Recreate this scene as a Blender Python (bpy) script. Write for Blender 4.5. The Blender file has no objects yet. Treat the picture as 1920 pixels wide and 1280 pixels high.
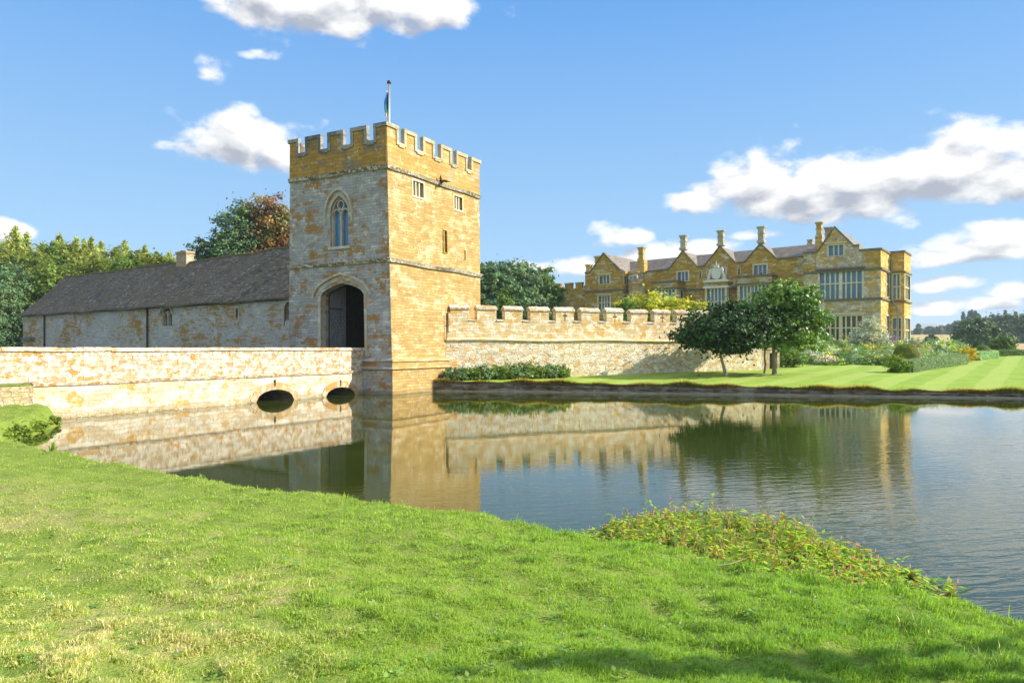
import bpy, math, random
import numpy as np
from mathutils import Vector
R = math.radians
sc = bpy.context.scene
col = sc.collection
EYE = 2.3; F = 1330.0; CX = 960.0; HY = 652.0     # survey constants: camera height over the water, focal length, horizon
rng = np.random.default_rng(7)
random.seed(7)

def X_at(px, Y): return (px - CX) / F * Y
def Z_at(py, Y): return EYE + (HY - py) / F * Y

# ------------------------------------------------------------------ tags / objects
BASE = {}
def tag(o, label=None, cat=None, group=None, kind=None):
    if label: o['label'] = label
    if cat: o['category'] = cat
    if group: o['group'] = group
    if kind: o['kind'] = kind
    return o
def thing(name, label, cat, loc=(0, 0, 0), group=None):
    o = bpy.data.objects.new(name, None); col.objects.link(o)
    o.location = loc; o.empty_display_size = 0.3
    BASE[o.name] = Vector(loc)
    return tag(o, label, cat, group)
def link_mesh(name, me, mat, parent):
    o = bpy.data.objects.new(name, me); col.objects.link(o)
    if mat is not None: me.materials.append(mat)
    if parent is not None:
        o.parent = parent; BASE[o.name] = BASE[parent.name]
    else: BASE[o.name] = Vector((0, 0, 0))
    return o
def copy_tree(o, parent=None):
    c = o.copy(); col.objects.link(c); c.parent = parent
    BASE[c.name] = Vector(c.location) if parent is None else BASE[parent.name]
    for ch in list(o.children): copy_tree(ch, c)
    return c

class MB:
    def __init__(s): s.v = []; s.f = []
    def poly(s, pts):
        n = len(s.v); s.v += [tuple(p) for p in pts]; s.f.append(tuple(range(n, n + len(pts)))); return s
    def box8(s, c):    # c: 8 corners, bottom ring 0-3, top ring 4-7
        n = len(s.v); s.v += [tuple(p) for p in c]
        for q in ((0,3,2,1),(4,5,6,7),(0,1,5,4),(1,2,6,5),(2,3,7,6),(3,0,4,7)): s.f.append(tuple(n+i for i in q))
        return s
    def box(s, x0, x1, y0, y1, z0, z1):
        return s.box8([(x0,y0,z0),(x1,y0,z0),(x1,y1,z0),(x0,y1,z0),(x0,y0,z1),(x1,y0,z1),(x1,y1,z1),(x0,y1,z1)])
    def tube(s, pts, radii, n=8, cap=True):
        pts = [Vector(p) for p in pts]; rings = []
        for i, p in enumerate(pts):
            a = pts[max(i-1,0)]; b = pts[min(i+1,len(pts)-1)]
            d = (b-a).normalized() if (b-a).length > 1e-9 else Vector((0,0,1))
            up = Vector((0,0,1)) if abs(d.z) < .95 else Vector((1,0,0))
            u = d.cross(up).normalized(); w = d.cross(u)
            r = radii[i] if hasattr(radii,'__len__') else radii
            base = len(s.v)
            for k in range(n):
                t = 2*math.pi*k/n
                q = p + u*math.cos(t)*r + w*math.sin(t)*r
                s.v.append(tuple(q))
            rings.append(base)
        for a, b in zip(rings[:-1], rings[1:]):
            for k in range(n): s.f.append((a+k, a+(k+1)%n, b+(k+1)%n, b+k))
        if cap:
            s.f.append(tuple(rings[0]+k for k in range(n))); s.f.append(tuple(rings[-1]+k for k in reversed(range(n))))
        return s
    def lathe(s, cx, cy, prof, n=12):
        rings = []
        for r, z in prof:
            b = len(s.v); rings.append(b)
            for k in range(n):
                t = 2*math.pi*k/n; s.v.append((cx+r*math.cos(t), cy+r*math.sin(t), z))
        for a, b in zip(rings[:-1], rings[1:]):
            for k in range(n): s.f.append((a+k, a+(k+1)%n, b+(k+1)%n, b+k))
        s.f.append(tuple(rings[0]+k for k in reversed(range(n)))); s.f.append(tuple(rings[-1]+k for k in range(n)))
        return s
    def build(s, name, mat, parent=None, smooth=False):
        me = bpy.data.meshes.new(name)
        base = BASE[parent.name] if parent is not None else Vector((0,0,0))
        V = np.array(s.v, float) if s.v else np.zeros((0,3))
        me.from_pydata((V - np.array(base)).tolist(), [], s.f)
        uvl = me.uv_layers.new(name='UVMap'); uvs = np.zeros((len(me.loops), 2)); li = 0
        for f in s.f:
            P = V[list(f)]
            nrm = np.zeros(3)
            for i in range(len(P)):
                a = P[i]; b = P[(i+1) % len(P)]; nrm += np.cross(a, b)
            L = np.linalg.norm(nrm)
            nrm = nrm/L if L > 1e-12 else np.array([0,0,1.])
            if abs(nrm[2]) > .92: t = np.array([1,0,0.]); b = np.array([0,1.,0])
            else:
                t = np.cross([0,0,1.], nrm); t /= np.linalg.norm(t)
                if (t[0]*.8+t[1]*.6) < 0: t = -t
                b = np.cross(nrm, t); b /= np.linalg.norm(b)
                if b[2] < 0: b = -b
            k = len(f)
            uvs[li:li+k,0] = P@t; uvs[li:li+k,1] = P@b; li += k
        uvl.data.foreach_set('uv', uvs.ravel().astype(np.float32))
        if smooth: me.polygons.foreach_set('use_smooth', [True]*len(me.polygons))
        me.update()
        return link_mesh(name, me, mat, parent)

def fast_quads(name, V, mat, parent, colors=None, smooth=False, normals=None):
    """V: (N,4,3) array of separate quads; colors (N,3)"""
    base = np.array(BASE[parent.name]) if parent is not None else np.zeros(3)
    N = len(V); me = bpy.data.meshes.new(name)
    me.vertices.add(N*4); me.vertices.foreach_set('co', (V.reshape(-1,3)-base).astype(np.float32).ravel())
    me.loops.add(N*4); me.loops.foreach_set('vertex_index', np.arange(N*4, dtype=np.int32))
    me.polygons.add(N); me.polygons.foreach_set('loop_start', (np.arange(N, dtype=np.int32)*4))
    me.polygons.foreach_set('loop_total', np.full(N, 4, dtype=np.int32))
    me.update(calc_edges=True)
    if colors is not None:
        a = me.color_attributes.new('tint', 'FLOAT_COLOR', 'POINT')
        c = np.ones((N,4,4), np.float32); c[:,:,:3] = colors[:,None,:]
        a.data.foreach_set('color', c.ravel())
    return link_mesh(name, me, mat, parent)

def grid_mesh(name, P, mat, parent=None, smooth=True, mask=None):
    """P (ny,nx,3)"""
    ny, nx, _ = P.shape
    idx = np.arange(ny*nx).reshape(ny, nx)
    q = np.stack([idx[:-1,:-1], idx[:-1,1:], idx[1:,1:], idx[1:,:-1]], -1)
    if mask is not None: q = q[mask]
    q = q.reshape(-1,4)
    used, inv = np.unique(q.ravel(), return_inverse=True)
    V = P.reshape(-1,3)[used]; q = inv.reshape(-1,4).astype(np.int32)
    base = np.array(BASE[parent.name]) if parent is not None else np.zeros(3)
    me = bpy.data.meshes.new(name); me.vertices.add(len(V)); me.vertices.foreach_set('co', (V-base).astype(np.float32).ravel())
    me.loops.add(q.size); me.loops.foreach_set('vertex_index', q.ravel())
    me.polygons.add(len(q)); me.polygons.foreach_set('loop_start', np.arange(len(q), dtype=np.int32)*4)
    me.polygons.foreach_set('loop_total', np.full(len(q), 4, dtype=np.int32))
    me.polygons.foreach_set('use_smooth', [smooth]*len(q))
    me.update(calc_edges=True)
    return link_mesh(name, me, mat, parent)

# ------------------------------------------------------------------ a wall plane: s along, z up, d outwards
class Plane:
    def __init__(s, o, u, n, warp=None):
        s.o = np.array(o[:2], float); s.u = np.array(u, float)/np.hypot(*u); s.n = np.array(n, float)/np.hypot(*n); s.warp = warp
    def __call__(s, a, z, d=0.0):
        if s.warp: return s.warp(a, z, d)
        p = s.o + s.u*a + s.n*d
        return (p[0], p[1], z)
    def inv(s, px, py, d=0.0, a0=3.0, z0=4.0):
        a, z = a0, z0
        for _ in range(30):
            def r(a, z):
                p = s(a, z, d); return np.array([CX + F*p[0]/p[1] - px, HY - F*(p[2]-EYE)/p[1] - py])
            r0 = r(a, z); J = np.array([(r(a+1e-3, z)-r0)/1e-3, (r(a, z+1e-3)-r0)/1e-3]).T
            st = np.linalg.solve(J, -r0); a += st[0]; z += st[1]
            if abs(st).max() < 1e-7: break
        return a, z
    def box(s, mb, a0, a1, z0, z1, d0, d1):
        mb.box8([s(a0,z0,d0), s(a1,z0,d0), s(a1,z0,d1), s(a0,z0,d1), s(a0,z1,d0), s(a1,z1,d0), s(a1,z1,d1), s(a0,z1,d1)])

def interp(prof, a):
    xs = [p[0] for p in prof]; ys = [p[1] for p in prof]
    return float(np.interp(a, xs, ys))
def solid_wall(P, mb, top, z0, holes=(), depth=0.3):
    """wall sheet on plane P below the profile top=[(s,z)..] with holes (s0,s1,bottom,top) where top is a number or a polyline"""
    H = []
    for h in holes:
        t = h[3] if isinstance(h[3], (list, tuple)) else [(h[0], h[3]), (h[1], h[3])]
        H.append((h[0], h[1], h[2], t))
    lo, hi = top[0][0], top[-1][0]
    br = sorted(set([round(p[0],5) for p in top] + [round(p[0],5) for h in H for p in h[3]] + [round(e,5) for h in H for e in h[:2]]))
    br = [min(max(b,lo),hi) for b in br if lo-1e-3 <= b <= hi+1e-3]
    for a, b in zip(br[:-1], br[1:]):
        if b-a < 1e-4: continue
        m = (a+b)/2; za = zb = z0
        for h in sorted([h for h in H if h[0] < m < h[1]], key=lambda h: h[2]):
            if h[2] > za+1e-5: mb.poly([P(a,za), P(b,zb), P(b,h[2]), P(a,h[2])])
            za, zb = interp(h[3], a), interp(h[3], b)
        e = 1e-4
        ta, tb = interp(top, a+e), interp(top, b-e)
        mb.poly([P(a,za), P(b,zb), P(b,tb), P(a,ta)])
    for h in H:
        s0, s1, b, t = h
        loop = [(s0, b)] + [p for p in t] + [(s1, b)]
        for p, q in zip(loop[:-1], loop[1:]): mb.poly([P(*p), P(*q), P(q[0],q[1],-depth), P(p[0],p[1],-depth)])
        mb.poly([P(s0,b), P(s1,b), P(s1,b,-depth), P(s0,b,-depth)])

def arch_pts(s0, s1, zs, za, n=12, power=2.0, pointed=0.0):
    """arch polyline from (s0,zs) over apex to (s1,zs)"""
    out = []; c = (s0+s1)/2; w = (s1-s0)/2
    for i in range(n+1):
        t = -1+2*i/n; a = abs(t)
        y = (1-a**power)**(1/power)
        y = (1-pointed)*y + pointed*(1-a)
        out.append((c+w*t, zs+(za-zs)*y))
    return out
def arch_ring(P, mb, inner, w, d0, d1, legs=0.0):
    """moulding that follows polyline `inner`, w wide outwards, from depth d0 to d1"""
    pts = list(inner)
    if legs: pts = [(pts[0][0], pts[0][1]-legs)] + pts + [(pts[-1][0], pts[-1][1]-legs)]
    A = np.array(pts); out = []
    for i in range(len(A)):
        t = A[min(i+1,len(A)-1)] - A[max(i-1,0)]; t /= np.hypot(*t)
        out.append(A[i] + w*np.array([-t[1], t[0]]))
    for i in range(len(A)-1):
        p, q, r, s_ = A[i], A[i+1], out[i+1], out[i]
        mb.box8([P(p[0],p[1],d0), P(q[0],q[1],d0), P(q[0],q[1],d1), P(p[0],p[1],d1),
                 P(s_[0],s_[1],d0), P(r[0],r[1],d0), P(r[0],r[1],d1), P(s_[0],s_[1],d1)])

# ------------------------------------------------------------------ node maths
class S:
    def __init__(s, nt, sock): s.nt = nt; s.k = sock
    def _m(s, op, o=None, o2=None, clamp=False):
        n = s.nt.nodes.new('ShaderNodeMath'); n.operation = op; n.use_clamp = clamp
        for i, x in enumerate((s, o, o2)):
            if x is None: continue
            if isinstance(x, S): s.nt.links.new(x.k, n.inputs[i])
            else: n.inputs[i].default_value = x
        return S(s.nt, n.outputs[0])
    def __add__(s, o): return s._m('ADD', o)
    def __sub__(s, o): return s._m('SUBTRACT', o)
    def __mul__(s, o): return s._m('MULTIPLY', o)
    def __truediv__(s, o): return s._m('DIVIDE', o)
    def __pow__(s, o): return s._m('POWER', o)
    def max(s, o): return s._m('MAXIMUM', o)
    def min(s, o): return s._m('MINIMUM', o)
    def clamp(s): return s._m('ADD', 0.0, clamp=True)
    def inv(s): return (s*-1.0)+1.0
    def ramp(s, a, b, smooth=True):
        n = s.nt.nodes.new('ShaderNodeMapRange'); n.interpolation_type = 'SMOOTHSTEP' if smooth else 'LINEAR'
        s.nt.links.new(s.k, n.inputs['Value']); n.inputs['From Min'].default_value = a; n.inputs['From Max'].default_value = b
        if a > b:
            n.inputs['From Min'].default_value = b; n.inputs['From Max'].default_value = a
            n.inputs['To Min'].default_value = 1.0; n.inputs['To Max'].default_value = 0.0
        n.clamp = True
        return S(s.nt, n.outputs['Result'])
class G:
    def __init__(s, nt): s.nt = nt; s.N = nt.nodes; s.L = nt.links
    def w(s, sock, inp):
        if isinstance(sock, S): s.L.new(sock.k, inp)
        elif isinstance(sock, (tuple, list)):
            inp.default_value = tuple(sock) + ((1.0,) if len(sock) == 3 and len(inp.default_value) == 4 else ())
        else: inp.default_value = sock
    def uv(s): return S(s.nt, s.N.new('ShaderNodeUVMap').outputs['UV'])
    def obj(s): return S(s.nt, s.N.new('ShaderNodeTexCoord').outputs['Object'])
    def pos(s): return S(s.nt, s.N.new('ShaderNodeNewGeometry').outputs['Position'])
    def gen(s): return S(s.nt, s.N.new('ShaderNodeTexCoord').outputs['Generated'])
    def attr(s, name):
        n = s.N.new('ShaderNodeAttribute'); n.attribute_name = name; return S(s.nt, n.outputs['Color'])
    def xyz(s, v):
        n = s.N.new('ShaderNodeSeparateXYZ'); s.w(v, n.inputs[0]); return [S(s.nt, o) for o in n.outputs]
    def vec(s, x, y, z=0.0):
        n = s.N.new('ShaderNodeCombineXYZ')
        for i, q in enumerate((x, y, z)): s.w(q, n.inputs[i])
        return S(s.nt, n.outputs[0])
    def vmul(s, v, k):
        n = s.N.new('ShaderNodeVectorMath'); n.operation = 'MULTIPLY'; s.w(v, n.inputs[0]); s.w(k, n.inputs[1]); return S(s.nt, n.outputs[0])
    def vadd(s, v, k):
        n = s.N.new('ShaderNodeVectorMath'); n.operation = 'ADD'; s.w(v, n.inputs[0]); s.w(k, n.inputs[1]); return S(s.nt, n.outputs[0])
    def noise(s, v, scale, detail=4, rough=.55, col=False, dist=0.0):
        n = s.N.new('ShaderNodeTexNoise'); s.w(v, n.inputs['Vector']); n.inputs['Scale'].default_value = scale
        n.inputs['Detail'].default_value = detail; n.inputs['Roughness'].default_value = rough; n.inputs['Distortion'].default_value = dist
        return S(s.nt, n.outputs['Color' if col else 'Fac'])
    def voro(s, v, scale, feat='F1', out='Color', rand=1.0):
        n = s.N.new('ShaderNodeTexVoronoi'); n.feature = feat; s.w(v, n.inputs['Vector']); n.inputs['Scale'].default_value = scale
        n.inputs['Randomness'].default_value = rand
        return S(s.nt, n.outputs[out])
    def brick(s, v, w, h, mortar=.015, c1=(0,0,0), c2=(1,1,1), off=.5):
        n = s.N.new('ShaderNodeTexBrick'); s.w(v, n.inputs['Vector']); n.offset = off
        n.inputs['Scale'].default_value = 1.0; n.inputs['Brick Width'].default_value = w; n.inputs['Row Height'].default_value = h
        n.inputs['Mortar Size'].default_value = mortar; n.inputs['Mortar Smooth'].default_value = .4
        n.inputs['Color1'].default_value = c1+(1,); n.inputs['Color2'].default_value = c2+(1,); n.inputs['Mortar'].default_value = (.5,.5,.5,1)
        return S(s.nt, n.outputs['Color']), S(s.nt, n.outputs['Fac'])
    def mix(s, f, a, b, mode='MIX'):
        n = s.N.new('ShaderNodeMix'); n.data_type = 'RGBA'; n.blend_type = mode
        s.w(f, n.inputs[0]); s.w(a, n.inputs[6]); s.w(b, n.inputs[7]); return S(s.nt, n.outputs[2])
    def hsv(s, c, h=.5, sat=1.0, v=1.0):
        n = s.N.new('ShaderNodeHueSaturation'); s.w(c, n.inputs['Color']); s.w(h, n.inputs['Hue']); s.w(sat, n.inputs['Saturation']); s.w(v, n.inputs['Value'])
        return S(s.nt, n.outputs[0])
    def bump(s, h, dist=.02, strength=1.0):
        n = s.N.new('ShaderNodeBump'); s.w(h, n.inputs['Height']); n.inputs['Distance'].default_value = dist; s.w(strength, n.inputs['Strength'])
        return S(s.nt, n.outputs[0])
    def bsdf(s, c, rough=.9, normal=None, spec=.3, metal=0.0, **kw):
        n = s.N.new('ShaderNodeBsdfPrincipled'); s.w(c, n.inputs['Base Color']); s.w(rough, n.inputs['Roughness'])
        n.inputs['Specular IOR Level'].default_value = spec; n.inputs['Metallic'].default_value = metal
        if normal is not None: s.w(normal, n.inputs['Normal'])
        for k, v in kw.items(): s.w(v, n.inputs[k.replace('_',' ')])
        return n
def material(name, fn):
    m = bpy.data.materials.new(name); m.use_nodes = True; nt = m.node_tree; nt.nodes.clear()
    g = G(nt); out = nt.nodes.new('ShaderNodeOutputMaterial'); sh = fn(g)
    nt.links.new(sh.outputs[0], out.inputs['Surface'])
    return m
def plain(name, c, rough=.7, spec=.3, metal=0.0, var=.25, scale=6):
    def f(g):
        n = g.noise(g.obj(), scale, 5)
        v = (n*2*var) + (1-var)
        return g.bsdf(g.hsv(c, v=v), rough, spec=spec, metal=metal)
    return material(name, f)

def stone(name, base1, base2, patch, patch_lo, patch_hi, lichen=(.62,.60,.54), li_lo=.55, li_hi=.62, li_scale=2.2,
          bw=.46, bh=.2, dark=.25, rubble=False, patch_scale=.35, bumpd=.03, zoch=None, spec=.2, streak=0.0, mott=.5, joint=.45, tide=False, blk=.26):
    """coursed stone: base1..base2 per block, a second stone colour in patches, lichen in blotches"""
    def f(g):
        uv = g.uv()
        wob = g.noise(uv, 1.3, 2, col=True)
        p = g.vadd(uv, g.vmul(g.vadd(wob, (-.5,-.5,-.5)), (.34,.22,0)))
        wob2 = g.noise(uv, 9, 2, col=True)
        p = g.vadd(p, g.vmul(g.vadd(wob2, (-.5,-.5,-.5)), (.09,.055,0)))
        if rubble:
            q = g.vmul(p, (1/bw, 1/bh, 0))
            rc = g.voro(q, 1.0, out='Color', rand=.75); rx = g.xyz(rc)
            ed = g.voro(q, 1.0, feat='DISTANCE_TO_EDGE', out='Distance', rand=.75)
            mort = ed.ramp(.09, .02); r1, r2, r3 = rx
        else:
            b, fac = g.brick(p, bw, bh, .013)
            b2, fac2 = g.brick(g.vadd(p, (.17,0,0)), bw*1.7, bh, .010)
            r1 = g.xyz(b)[0]; r2 = g.xyz(b2)[0]; r3 = (r1+r2)*.5
            mort = (fac*.9 + fac2*.25).clamp()
            r3 = g.voro(g.vmul(p,(1/bw,1/bh,0)), 1.0, out='Distance')
        fine = g.noise(uv, 14, 4, .7); med = g.noise(uv, 3.5, 5, .65); big = g.noise(uv, patch_scale, 6, .6)
        mot = g.noise(g.vadd(g.vmul(uv,(1,1.35,1)),(3,7,0)), 2.1, 7, .72)
        c = g.mix((r1*.55 + (mot-.5)*2.6*mott + .22).clamp(), base1, base2)
        pm = (big + (r2-.5)*blk + (med-.5)*.42 + (fine-.5)*.26)
        c = g.mix(pm.ramp(patch_lo, patch_hi), c, patch)
        lm = g.noise(g.vadd(uv, (31,17,0)), li_scale, 8, .68) + (r1-.5)*.10 + (fine-.5)*.30
        c = g.mix(lm.ramp(li_lo, li_hi)*.85, c, lichen)
        if streak:
            st = g.noise(g.vmul(uv,(2.2,.16,1)), 1.0, 6, .7)
            c = g.mix(st.ramp(.52,.66)*streak, c, (.10,.085,.06))
        c = g.hsv(c, v=((fine*.75+r2*.30+med*.25) + .37))
        dk = g.noise(g.vadd(uv,(5,9,0)), 6, 5, .75)
        c = g.mix(dk.ramp(.62,.72)*dark, c, (.10,.075,.045))
        c = g.mix(mort*joint, c, g.hsv(c, v=.55))
        if tide:
            tv = (g.xyz(uv)[1] + (med-.5)*-.35 + (fine-.5)*-.15).ramp(.30, .04)
            c = g.mix(tv*.55, c, (.17,.16,.07))
        h = (mort.inv()*.8 + fine*.6 + med*.5 + r2*.35)
        return g.bsdf(c, .92, g.bump(h, bumpd, .8), spec=spec)
    return material(name, f)

def foliage(name, c1, c2, trans=.35, rough=.55, spec=.25, scale=.4):
    def f(g):
        n = g.noise(g.obj(), scale, 3)
        t = g.attr('tint')
        c = g.mix(n.ramp(.35,.65), c1, c2); c = g.mix(1.0, c, t, 'MULTIPLY')
        b = g.bsdf(c, rough, spec=spec)
        tr = g.N.new('ShaderNodeBsdfTranslucent'); g.w(g.hsv(c, h=.485, sat=1.1, v=1.25), tr.inputs['Color'])
        mx = g.N.new('ShaderNodeMixShader'); mx.inputs[0].default_value = trans
        g.L.new(b.outputs[0], mx.inputs[1]); g.L.new(tr.outputs[0], mx.inputs[2])
        return mx
    return material(name, f)

# ------------------------------------------------------------------ foliage geometry
def unit(v): return v/np.maximum(np.linalg.norm(v, axis=-1, keepdims=True), 1e-9)
def leaf_quads(C, Nn, size, rg, aspect=.62, curl=0.0):
    n = len(C); r = unit(rg.normal(size=(n,3))); t = unit(np.cross(Nn, r)); b = np.cross(Nn, t)
    s = np.asarray(size).reshape(-1,1)*np.ones((n,1)); w = s*aspect*.5; l = s*.5
    V = np.stack([C - t*l, C + b*w - t*l*.1, C + t*l, C - b*w - t*l*.1], 1)
    return V
def crown_points(blobs, n, rg, clumps=30, clump_r=.28, fill=.35, flat=.75):
    """leaf positions: many small irregular sprays through the outer part of each blob, plus loose leaves between them"""
    clumps = int(clumps*2.7); clump_r = clump_r*.74
    B = np.array(blobs, float); w = (B[:,3]*B[:,4] + B[:,3]*B[:,5] + B[:,4]*B[:,5]); w /= w.sum()
    CC = []; CR = []; CO = []
    for b, ww in zip(B, w):
        k = max(10, int(clumps*len(B)*ww)); d = unit(rg.normal(size=(k,3))); rr = (1.04-fill*rg.random((k,1))**1.2)*rg.uniform(.74,1.20,(k,1))
        c = b[:3] + d*rr*b[3:6]; CC.append(c); CR.append(np.full(k, (b[3]*b[4]*b[5])**(1/3)*clump_r)*rg.uniform(.5,1.4,k)); CO.append(np.repeat(b[None,:3],k,0))
    CC = np.concatenate(CC); CR = np.concatenate(CR); CO = np.concatenate(CO)
    pw = CR**2; pw /= pw.sum(); i = rg.choice(len(CC), n, p=pw)
    out = unit(CC[i]-CO[i]); g_ = rg.normal(size=(n,3))*.55
    # each spray is a drooping plate that points outwards
    along = rg.random((n,1))*1.6-.6
    P = CC[i] + (out*along*.9 + g_*np.array([1,1,.62]))*CR[i][:,None]; P[:,2] -= (along[:,0]**2)*CR[i]*.25
    loose = rg.random(n) < .10; P[loose] += rg.normal(size=(loose.sum(),3))*CR[i][loose][:,None]*1.1
    nn = unit(out*.55 + unit(g_)*.5 + np.array([0,0,.45]) + rg.normal(size=(n,3))*.5)
    return P, nn, i, CC
def tints(n, idx, rg, lo=.7, hi=1.3, hue=.12, clumpvar=.18):
    k = idx.max()+1; cl = 1+rg.normal(size=k)*clumpvar; v = rg.uniform(lo, hi, n)*cl[idx]
    h = rg.normal(size=n)*hue*.5 + (rg.normal(size=k)*hue*.6)[idx]
    return np.clip(np.stack([v*(1+h), v, v*(1-h*1.1)], 1), .1, 2.2)
def limb(mb, a, b, r0, r1, rg, wob=.08, n=5):
    a = np.array(a); b = np.array(b); L = np.linalg.norm(b-a); pts = []
    for k in range(n):
        t = k/(n-1); p = a*(1-t)+b*t + (rg.normal(size=3)*wob*L*math.sin(math.pi*t)*.6 if 0 < k < n-1 else 0); pts.append(tuple(p))
    mb.tube(pts, [r0*(1-k/(n-1)) + r1*k/(n-1) for k in range(n)], 7)
def make_tree(name, label, cat, x, y, z, blobs, trunk_h, trunk_r, n, leaf, fmat, bmat, group=None, seed=1, clumps=26, clump_r=.3,
              fill=.4, flat=.75, hue=.12, lean=(0,0), limbs=7, lo=.65, hi=1.35, extra=None, clumpvar=.18):
    rg = np.random.default_rng(seed)
    root = thing(name, label, cat, (x, y, z), group)
    B = [(x+b[0], y+b[1], z+b[2], b[3], b[4], b[5]) for b in blobs]
    P, nn, idx, CC = crown_points(B, n, rg, clumps, clump_r, fill, flat)
    T = tints(n, idx, rg, lo, hi, hue, clumpvar)
    fast_quads('crown', leaf_quads(P, nn, leaf*rg.uniform(.65,1.35,n), rg), fmat, root, T)
    mb = MB(); top = (x+lean[0], y+lean[1], z+trunk_h)
    m = 7; pts = []
    for k in range(m):
        t = k/(m-1); pts.append((x+lean[0]*t+rg.normal()*trunk_r*.25*(0<k), y+lean[1]*t, z-.15+(trunk_h+.15)*t))
    mb.tube(pts, [trunk_r*(1.35 if k == 0 else 1)*(1-.4*k/(m-1)) for k in range(m)], 9)
    for k in rg.choice(len(CC), min(limbs, len(CC)), replace=False):
        tb = rg.uniform(.6, 1.0); st = np.array(pts[-1])*tb + np.array(pts[-2])*(1-tb)
        limb(mb, st, CC[k]*.85+st*.15, trunk_r*.42, trunk_r*.1, rg)
    mb.build('trunk', bmat, root, smooth=True)
    return root
# ------------------------------------------------------------------ camera, sun, sky
cam = bpy.data.objects.new('camera', bpy.data.cameras.new('camera')); col.objects.link(cam)
cam.location = (0, 0, EYE); cam.rotation_euler = (R(90), 0, 0)
cam.data.lens = F/1920*36; cam.data.sensor_width = 36; cam.data.shift_y = (HY-640)/1920
cam.data.clip_start = .1; cam.data.clip_end = 6000; sc.camera = cam

SUN_AZ = R(90); SUN_EL = R(31)      # azimuth from +Y towards +X
sd = Vector((math.sin(SUN_AZ)*math.cos(SUN_EL), math.cos(SUN_AZ)*math.cos(SUN_EL), math.sin(SUN_EL)))
sl = bpy.data.lights.new('sun', 'SUN'); sl.energy = 3.9; sl.angle = R(.5); sl.color = (1, .92, .78)
so = bpy.data.objects.new('sun', sl); col.objects.link(so); so.rotation_euler = sd.to_track_quat('Z', 'Y').to_euler()

sc.view_settings.view_transform = 'Standard'; sc.view_settings.look = 'None'; sc.view_settings.gamma = 1
sc.view_settings.exposure = 1.15
SKY_STR = .10; K = 1/(SKY_STR*2**1.15)
def kk(*c): return tuple(x*K for x in c)
SKY_LOW = kk(.46,.74,1.0); SKY_HIGH = kk(.145,.41,.89); SKY_VEIL = kk(.66,.84,.99); CLOUD_LIT = kk(1.18,1.17,1.15); CLOUD_SHADE = kk(.47,.51,.60); FILL_CLOUD = kk(1.0,1.0,1.05)

world = bpy.data.worlds.new('World'); sc.world = world; world.use_nodes = True
nt = world.node_tree; nt.nodes.clear(); g = G(nt)
sky = nt.nodes.new('ShaderNodeTexSky'); sky.sky_type = 'NISHITA'; sky.sun_disc = False
sky.sun_elevation = SUN_EL; sky.sun_rotation = SUN_AZ; sky.air_density = 1.0; sky.dust_density = .7; sky.ozone_density = 2.0; sky.altitude = 100
d = g.gen(); dx, dy, dz = g.xyz(d)
az = S(nt, nt.nodes.new('ShaderNodeMath').outputs[0]); az.k.node.operation = 'ARCTAN2'; nt.links.new(dx.k, az.k.node.inputs[0]); nt.links.new(dy.k, az.k.node.inputs[1])
hyp = (dx*dx + dy*dy)**.5
el = S(nt, nt.nodes.new('ShaderNodeMath').outputs[0]); el.k.node.operation = 'ARCTAN2'; nt.links.new(dz.k, el.k.node.inputs[0]); nt.links.new(hyp.k, el.k.node.inputs[1])
# each cloud: direction (azimuth, elevation) and half sizes in radians, up / down, weight
def cl(px, py, rx, ru, rd, w=1.0):
    a = math.atan((px-CX)/F); e = math.atan((HY-py)/F*math.cos(a)); k = math.cos(a)/F
    return (a, e, rx*k*math.cos(a)*1.16, ru*k*1.22, rd*k*1.25, w+.06)
CL = [cl(1620,345,270,66,50,1.2), cl(1830,305,120,62,50,1.2), cl(1420,335,80,50,40,1.1), cl(1700,340,200,70,52,1.15), cl(1510,355,150,60,48,1.05), cl(1790,318,190,80,50,1.15), cl(1420,345,120,62,38), cl(1905,330,110,70,50,1.1), cl(1560,375,230,40,42,.9), cl(1300,382,75,22,24,.75), cl(1455,392,60,30,28,.7),
      cl(1155,448,50,28,20,.85), cl(1185,445,34,20,16,.7), cl(1230,482,130,22,22,.75), cl(1085,502,60,24,24,.7), cl(1310,468,90,18,20,.7), cl(1450,440,100,14,10,.5),
      cl(460,272,125,56,40,1.2), cl(405,264,60,44,38,1.1), cl(505,274,66,52,38,1.15), cl(560,14,190,62,44,.95), cl(700,5,200,50,42,.95), cl(585,40,90,26,36,.85), cl(790,12,110,40,36,.85), cl(400,132,44,26,30,.30), cl(488,104,42,14,10,.30),
      cl(1850,470,140,34,22,.85), cl(1900,430,80,28,18,.8), cl(1765,488,70,26,16,.7), cl(1790,530,70,26,12,.6), cl(1905,546,60,28,12,.7), cl(1735,541,50,22,11,.55), cl(1850,574,70,20,9,.5), cl(1745,585,60,20,9,.5), cl(1660,545,40,16,9,.4),
      cl(10,432,50,20,20,.9), cl(1000,505,50,16,14,.7), cl(1110,560,400,10,10,.35), cl(1900,610,260,10,10,.6),
      cl(2250,300,260,110,60,1.0), cl(2500,520,300,60,40,1.0), cl(2200,560,200,30,20,.9), cl(-350,300,220,80,50,.9), cl(-600,520,300,60,30,.9), cl(1500,-420,260,110,80,.9), cl(1050,-700,300,120,90,.8)]
grp = bpy.data.node_groups.new('cloud_density', 'ShaderNodeTree')
grp.interface.new_socket('dir', in_out='INPUT', socket_type='NodeSocketVector'); grp.interface.new_socket('out', in_out='OUTPUT', socket_type='NodeSocketFloat')
gi = grp.nodes.new('NodeGroupInput'); go = grp.nodes.new('NodeGroupOutput'); acc = None
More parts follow.
